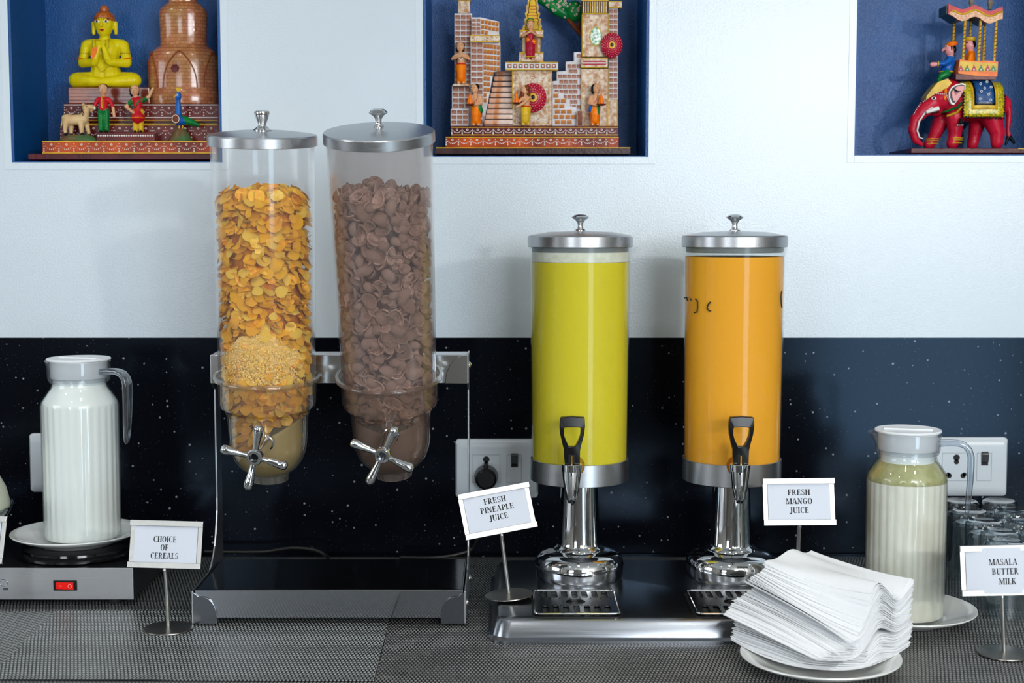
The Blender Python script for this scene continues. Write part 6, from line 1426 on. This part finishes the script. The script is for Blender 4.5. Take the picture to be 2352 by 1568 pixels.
el = blob('elephant_figurine', [
    (e(1130, 985), 175, e(1300, 975), 190, 0), (e(1300, 975), 190, e(1400, 1000), 165, 0), (e(1000, 925, -20), 135, e(930, 940, -20), 120, 0), (e(930, 860, -20), 90, e(1020, 850, -10), 100, 0),
    (e(850, 985, -25), 92, e(760, 1050, -30), 72, 0), (e(760, 1050, -30), 72, e(680, 1140, -35), 54, 0), (e(680, 1140, -35), 54, e(655, 1240, -38), 46, 0), (e(655, 1240, -38), 46, e(685, 1335, -40), 38, 0), (e(685, 1335, -40), 38, e(750, 1385, -42), 18, 0),
    (e(900, 1060, -25), 50, e(850, 1080, -25), 30, 0),
    (e(1050, 1110, -75), 92, e(1055, 1300, -80), 62, 0), (e(1055, 1300, -80), 62, e(1030, 1372, -82), 62, 0), (e(960, 1150, 70), 85, e(880, 1330, 70), 56, 0), (e(880, 1330, 70), 56, e(850, 1374, 70), 58, 0),
    (e(1400, 1110, -70), 112, e(1460, 1270, -85), 74, 0), (e(1460, 1270, -85), 74, e(1455, 1370, -85), 62, 0), (e(1320, 1130, 75), 90, e(1290, 1300, 80), 60, 0), (e(1290, 1300, 80), 60, e(1275, 1374, 80), 58, 0),
    (e(1490, 900), 40, e(1570, 970, -10), 40, 0), (e(1570, 970, -10), 40, e(1592, 1080, -15), 32, 0), (e(1592, 1080, -15), 32, e(1580, 1240, -18), 24, 0), (e(1580, 1240, -18), 24, e(1590, 1300, -20), 26, 0)], EL, O, scE, None, 13, 2)
tag(el, 'red elephant figurine with yellow blanket in the right niche', 'figurine')
P3 = lambda name, m, fn, par=el, sm=45: part(name, O, scE, m, par, fn, sm)
def poly3(s, pts, d0, d1): s.prism([(x_ - 1200, 1432 - y_) for x_, y_ in pts], d0, d1)
earp = [(1118, 815), (1080, 808), (1030, 818), (985, 845), (960, 890), (962, 950), (985, 1005), (1010, 1012), (1050, 960), (1090, 900), (1115, 860)]
P3('ear', PWHT, lambda s: poly3(s, earp, -165, -130)); cxe, cye = 1040, 895
P3('ear_ring', PBLK, lambda s: poly3(s, [(cxe + (x_ - cxe) * 0.86, cye + (y_ - cye) * 0.86) for x_, y_ in earp], -170, -150)); P3('ear_inner', PPINK, lambda s: poly3(s, [(cxe + 4 + (x_ - cxe) * 0.72, cye + (y_ - cye) * 0.72) for x_, y_ in earp], -175, -150))
P3('ear_hair', PBLK, lambda s: [s.tube([e(1000 + 6 * k, 850 + 6 * k, -176), e(1020 + 9 * k, 925 - 7 * k, -176)], [4.5, 1.5], 6) for k in range(7)])
P3('tusk', PWHT, lambda s: s.tube([e(880, 1040, -115), e(820, 1060, -118), e(760, 1080, -120)], [22, 19, 14], 12))
P3('mouth', PMAR, lambda s: s.tube([e(890, 1062, -85), e(830, 1090, -75)], [20, 12], 10))
P3('eye', PWHT, lambda s: s.sphere(e(833, 946, -112), (24, 10, 17), 12, 8)); P3('pupil', PBLK, lambda s: s.sphere(e(830, 945, -120), (11, 6, 13), 10, 6))
P3('trunk_stripe', PWHT, lambda s: s.tube([e(830, 1025, -98), e(760, 1075, -97), e(705, 1160, -86), e(690, 1250, -80), e(715, 1315, -76), e(752, 1325, -62)], [7, 9, 9, 9, 8, 5], 8))
headp = [(870, 790), (960, 760), (1000, 800), (960, 850), (900, 880), (830, 910), (760, 960), (760, 930), (810, 860)]
P3('head_cloth', PGOLD, lambda s: poly3(s, headp, -118, 70), el)
P3('head_jewel', PORG, lambda s: s.sphere(e(935, 880, -142), (14, 8, 26), 10, 8).sphere(e(930, 945, -145), (12, 8, 24), 10, 6))
def dots3(pts, r, step): 
    def f(s):
        for a_, b_ in zip(pts, pts[1:]):
            A, B = Vector(a_), Vector(b_); n = max(1, int((B - A).length / step))
            for k in range(n): s.sphere(A.lerp(B, k / n), r, 6, 4)
    return f
P3('white_beads', PWHT, dots3([e(740, 975, -85), e(840, 900, -118), e(940, 910, -142), e(985, 1010, -150)], 6, 16)); P3('white_beads', PWHT, dots3([e(720, 985, -75), e(665, 1080, -62), e(625, 1200, -50), e(632, 1290, -48)], 5, 18))
P3('neck_band', PGRN, lambda s: s.tube([e(1085, 985, -168), e(1045, 1035, -165), e(970, 1065, -130), e(930, 1075, -60)], [16, 24, 24, 16], 8, flat=0.5)); P3('neck_band', PGOLD, lambda s: s.tube([e(1085, 1030, -172), e(1040, 1085, -165), e(960, 1115, -120)], [18, 24, 20], 8, flat=0.5))
for xa in (1058, 878): P3('ankle_stripe', PGOLD, lambda s: [s.tube([(e(xa, yy)[0] - (yy - 1335) * 0.2 + 64 * cos(k * pi / 8), (-80 if xa > 1000 else 70) + 64 * sin(k * pi / 8), e(xa, yy)[2]) for k in range(16)], 5, 6, close=True) for yy in (1322, 1340, 1368)])
P3('tail_tuft', PBLK, lambda s: s.tube([e(1590, 1300, -20), e(1560, 1385, -22)], [22, 10], 8).tube([e(1595, 1300, -20), e(1650, 1368, -22)], [22, 12], 8))
# blanket wrapped over the back
def drape(x0_, x1_, yb_, r, m, name, par, t0=-1, n=14):
    """cloth over the barrel of the body between two stations; hangs to yb_ on the near side"""
    s = S(); vs = []; fs = []; prof = []
    cz = 1432 - 985
    for k in range(n + 1):
        th = -0.35 * pi + (0.85 * pi + 0.0) * k / n        # far side over the top to the near side
        prof.append((-r * sin(th) * 0.98, cz + r * cos(th)))
    prof += [(-r * 0.99, cz - (yb_ - 985) * f) for f in (0.4, 0.75, 1.0)]
    for (y_, z_) in prof:
        for st in range(7):
            xx = x0_ + (x1_ - x0_) * st / 6; bul = 4 * sin(st / 6 * pi); vs.append((xx - 1200, y_ - (bul if y_ < 0 else -bul), z_ + bul))
    for j in range(len(prof) - 1):
        for i in range(6): a_ = j * 7 + i; fs.append((a_, a_ + 7, a_ + 8, a_ + 1))
    s.add(vs, fs); o = s.build(name, m, par, 50, xform=Matrix.Translation(O) @ Matrix.Scale(scE, 4)); so = o.modifiers.new('thickness', 'SOLIDIFY'); so.thickness = 0.0008; so.offset = 1; return o
bl = drape(1092, 1478, 1130, 200, mat('blanket_yellow', (226, 196, 20), 0.3, c2=(120, 130, 20), vscale=420, coat=0.15, detail=1), 'blanket', el)
drape(1165, 1415, 1060, 206, PGOLD, 'blanket_panel', bl); drape(1190, 1390, 1020, 212, PBLK, 'blanket_panel', bl); drape(1205, 1375, 1000, 217, mat('panel_blue', (30, 84, 140), 0.3, c2=(16, 56, 110), vscale=200, coat=0.2), 'blanket_panel', bl)
P3('blanket_fringe', PBLK, dots3([e(1092, 905, -200), e(1088, 1130, -204), e(1478, 1142, -204), e(1482, 905, -200)], 10, 26))
P3('panel_flowers', PWHT, lambda s: [s.tube([e(1290 + dx_ + 10 * cos(k * pi / 4), 880 + dy_ + 10 * sin(k * pi / 4), -222) for k in range(8)], 3, 5, close=True) for dx_, dy_ in ((-50, -60), (10, -80), (50, -30), (-40, 10), (30, 40), (-10, -20), (50, 90), (-50, 80))])
P3('tassel', PBLK, lambda s: s.lathe([(0, 60), (14, 55), (20, 20), (34, 0), (0, 0)][::-1], 12, Matrix.Translation(e(1072, 1200, -190)))); P3('tassel_beads', PWHT, dots3([e(1040, 1205, -196), e(1104, 1205, -196)], 7, 16))
# howdah
hw = thing('howdah', 'orange howdah basket with striped posts and fringed canopy on the elephant', 'howdah', tuple(Vector(O) + Vector(e(1235, 745)) * scE))
H3 = lambda name, m, fn, par=hw, sm=40: part(name, O, scE, m, par, fn, sm)
bk = [(1045, 690), (1060, 580), (1130, 595), (1235, 600), (1330, 595), (1425, 605), (1420, 745), (1240, 740), (1050, 715)]
bs = H3('basket', PORG, lambda s: poly3(s, bk, -150, 95), hw, 0); H3('basket_floor', PMAR, lambda s: s.box(e(1030, 770, -140), e(1410, 720, 90)), hw, 0)
H3('basket_band', PGOLD, lambda s: poly3(s, [(1056, 630), (1060, 600), (1420, 622), (1418, 700), (1052, 690)], -153, -149), bs, 0)
for k, xx in enumerate((1070, 1130, 1195, 1262, 1325, 1378)):
    m = PGRN if k % 2 else PCRIM; H3('triangle', m, lambda s: poly3(s, [(xx - 28, 692), (xx, 635), (xx + 28, 692)], -157, -151), bs, 0); H3('triangle_dot', PWHT, lambda s: s.sphere(e(xx, 680, -157), (8, 5, 8), 8, 6), bs)
def post(x_, d_, yt, yb_):
    p = H3('post', PGOLD, lambda s: s.tube([e(x_ - 8, yb_, d_), e(x_ + 4, yt, d_)], 13, 12))
    H3('post_stripe', PRED, lambda s: [s.tube([e(x_ - 14, yb_ - 40 - 70 * k, d_ - 12), e(x_ + 8, yb_ - 52 - 70 * k, d_ - 13)], 4, 6) for k in range(int((yb_ - yt) / 70))], p)
    H3('post_stripe', PBLK, lambda s: [s.tube([e(x_ - 14, yb_ - 72 - 70 * k, d_ - 12), e(x_ + 8, yb_ - 84 - 70 * k, d_ - 13)], 3.5, 6) for k in range(int((yb_ - yt) / 70) - 1)], p)
for x_ in (1105, 1252, 1402): post(x_, -125, 200, 600)
for x_ in (1055, 1215, 1352): post(x_ + 8, 70, 120, 600)
wave = lambda x_: 26 * cos((x_ - 935) / 515 * 4 * pi) 
topc = [(935, 60)] + [(935 + 515 * k / 20, 85 + 35 * k / 20 * 1.0 - wave(935 + 515 * k / 20) * (0.9 if k > 2 else 0.2)) for k in range(1, 21)]
botc = [(1450 - 515 * k / 20, 235 - 45 * k / 20 - wave(1450 - 515 * k / 20) * 1.0) for k in range(0, 21)]
H3('canopy', PRED, lambda s: poly3(s, topc + botc, -165, -140)); H3('canopy_fringe', mat('fringe', (170, 90, 40), 0.35, c2=(220, 170, 110), vscale=900, detail=0), lambda s: poly3(s, [(x_, y_ + 48) for x_, y_ in topc[1:]] + botc, -170, -164)); H3('canopy_braid', PGOLD, lambda s: s.tube([e(x_, y_ + 46, -170) for x_, y_ in topc[1:]], 9, 8))
H3('canopy_roof', mat('roof_green', (16, 52, 40), 0.3), lambda s: poly3(s, [(x_ - 10, y_ + 14) for x_, y_ in topc] + [(x_ - 10, y_ - 8) for x_, y_ in botc], -139, 110))
for x_, yt in ((1192, 5), (1368, 15)): H3('finial', PGREY, lambda s: s.lathe([(0, 0), (22, 0), (14, 18), (30, 55), (24, 80), (10, 110), (0, 130)], 8, Matrix.Translation(e(x_, yt + 85, -40))), hw, 20)
# riders
O_r = O
rd = blob('elephant_driver', [(e(985, 470, -40), 52, e(995, 490, -40), 52, 0), (e(1005, 530, -40), 28, e(1005, 560, -40), 30, 0), (e(1000, 590, -40), 56, e(960, 690, -40), 60, 1), (e(985, 585, -85), 30, e(920, 620, -110), 26, 1), (e(920, 620, -110), 26, e(850, 625, -110), 20, 1), (e(845, 625, -110), 22, e(808, 628, -108), 24, 0), (e(960, 710, -80), 40, e(900, 740, -95), 30, 2), (e(900, 740, -95), 28, e(880, 775, -95), 22, 2), (e(935, 475, -45), 14, e(928, 490, -45), 16, 0)], [PPINK, PBLU, PGRN], O, scE, None, 7, 2); tag(rd, 'small driver in a blue coat and orange turban on the elephant neck', 'figurine')
P3('turban', PORG, lambda s: s.lathe([(0, -10), (56, -8), (62, 8), (52, 30), (20, 42), (0, 44)], 20, Matrix.Translation(e(1010, 440, -40)) @ Matrix.Rotation(-0.25, 4, 'Y')), rd); P3('hair', PBLK, lambda s: s.sphere(e(1030, 480, -55), (26, 34, 38), 10, 8).tube([e(998, 450, -92), e(1000, 490, -90)], [9, 6], 8), rd)
P3('eye', PWHT, lambda s: s.sphere(e(952, 450, -78), (13, 8, 8), 8, 6), rd); P3('pupil', PBLK, lambda s: s.sphere(e(949, 450, -85), (6, 4, 6), 8, 6), rd); P3('moustache', PBLK, lambda s: s.tube([e(930, 497, -60), e(945, 492, -78)], [5, 4], 6), rd)
P3('cuff', PGOLD, lambda s: s.tube([(e(865, 622)[0], -110 + 24 * cos(k * pi / 6), e(865, 622)[2] + 24 * sin(k * pi / 6)) for k in range(12)], 6, 6, close=True), rd); P3('belt', PGOLD, lambda s: s.tube([(e(965, 690)[0] + 62 * cos(k * pi / 8), -40 + 60 * sin(k * pi / 8), e(965, 690)[2]) for k in range(16)], 8, 6, close=True), rd)
ps = blob('howdah_passenger', [(e(1182, 430, -30), 50, e(1190, 440, -30), 50, 0), (e(1200, 480, -30), 30, e(1200, 500, -30), 34, 0), (e(1200, 520, -30), 45, e(1195, 640, -30), 58, 1), (e(1190, 530, -70), 24, e(1165, 610, -90), 22, 1)], [PPINK, PORG], O, scE, None, 7, 2); tag(ps, 'small passenger in orange sitting in the howdah', 'figurine')
P3('cap', PGOLD, lambda s: s.lathe([(0, -12), (52, -12), (58, 0), (54, 22), (0, 26)], 20, Matrix.Translation(e(1190, 385, -30))), ps); P3('hair', PBLK, lambda s: s.sphere(e(1215, 430, -30), (34, 46, 40), 10, 8), ps)
P3('eye', PBLK, lambda s: s.sphere(e(1150, 415, -68), (12, 7, 6), 8, 6), ps)
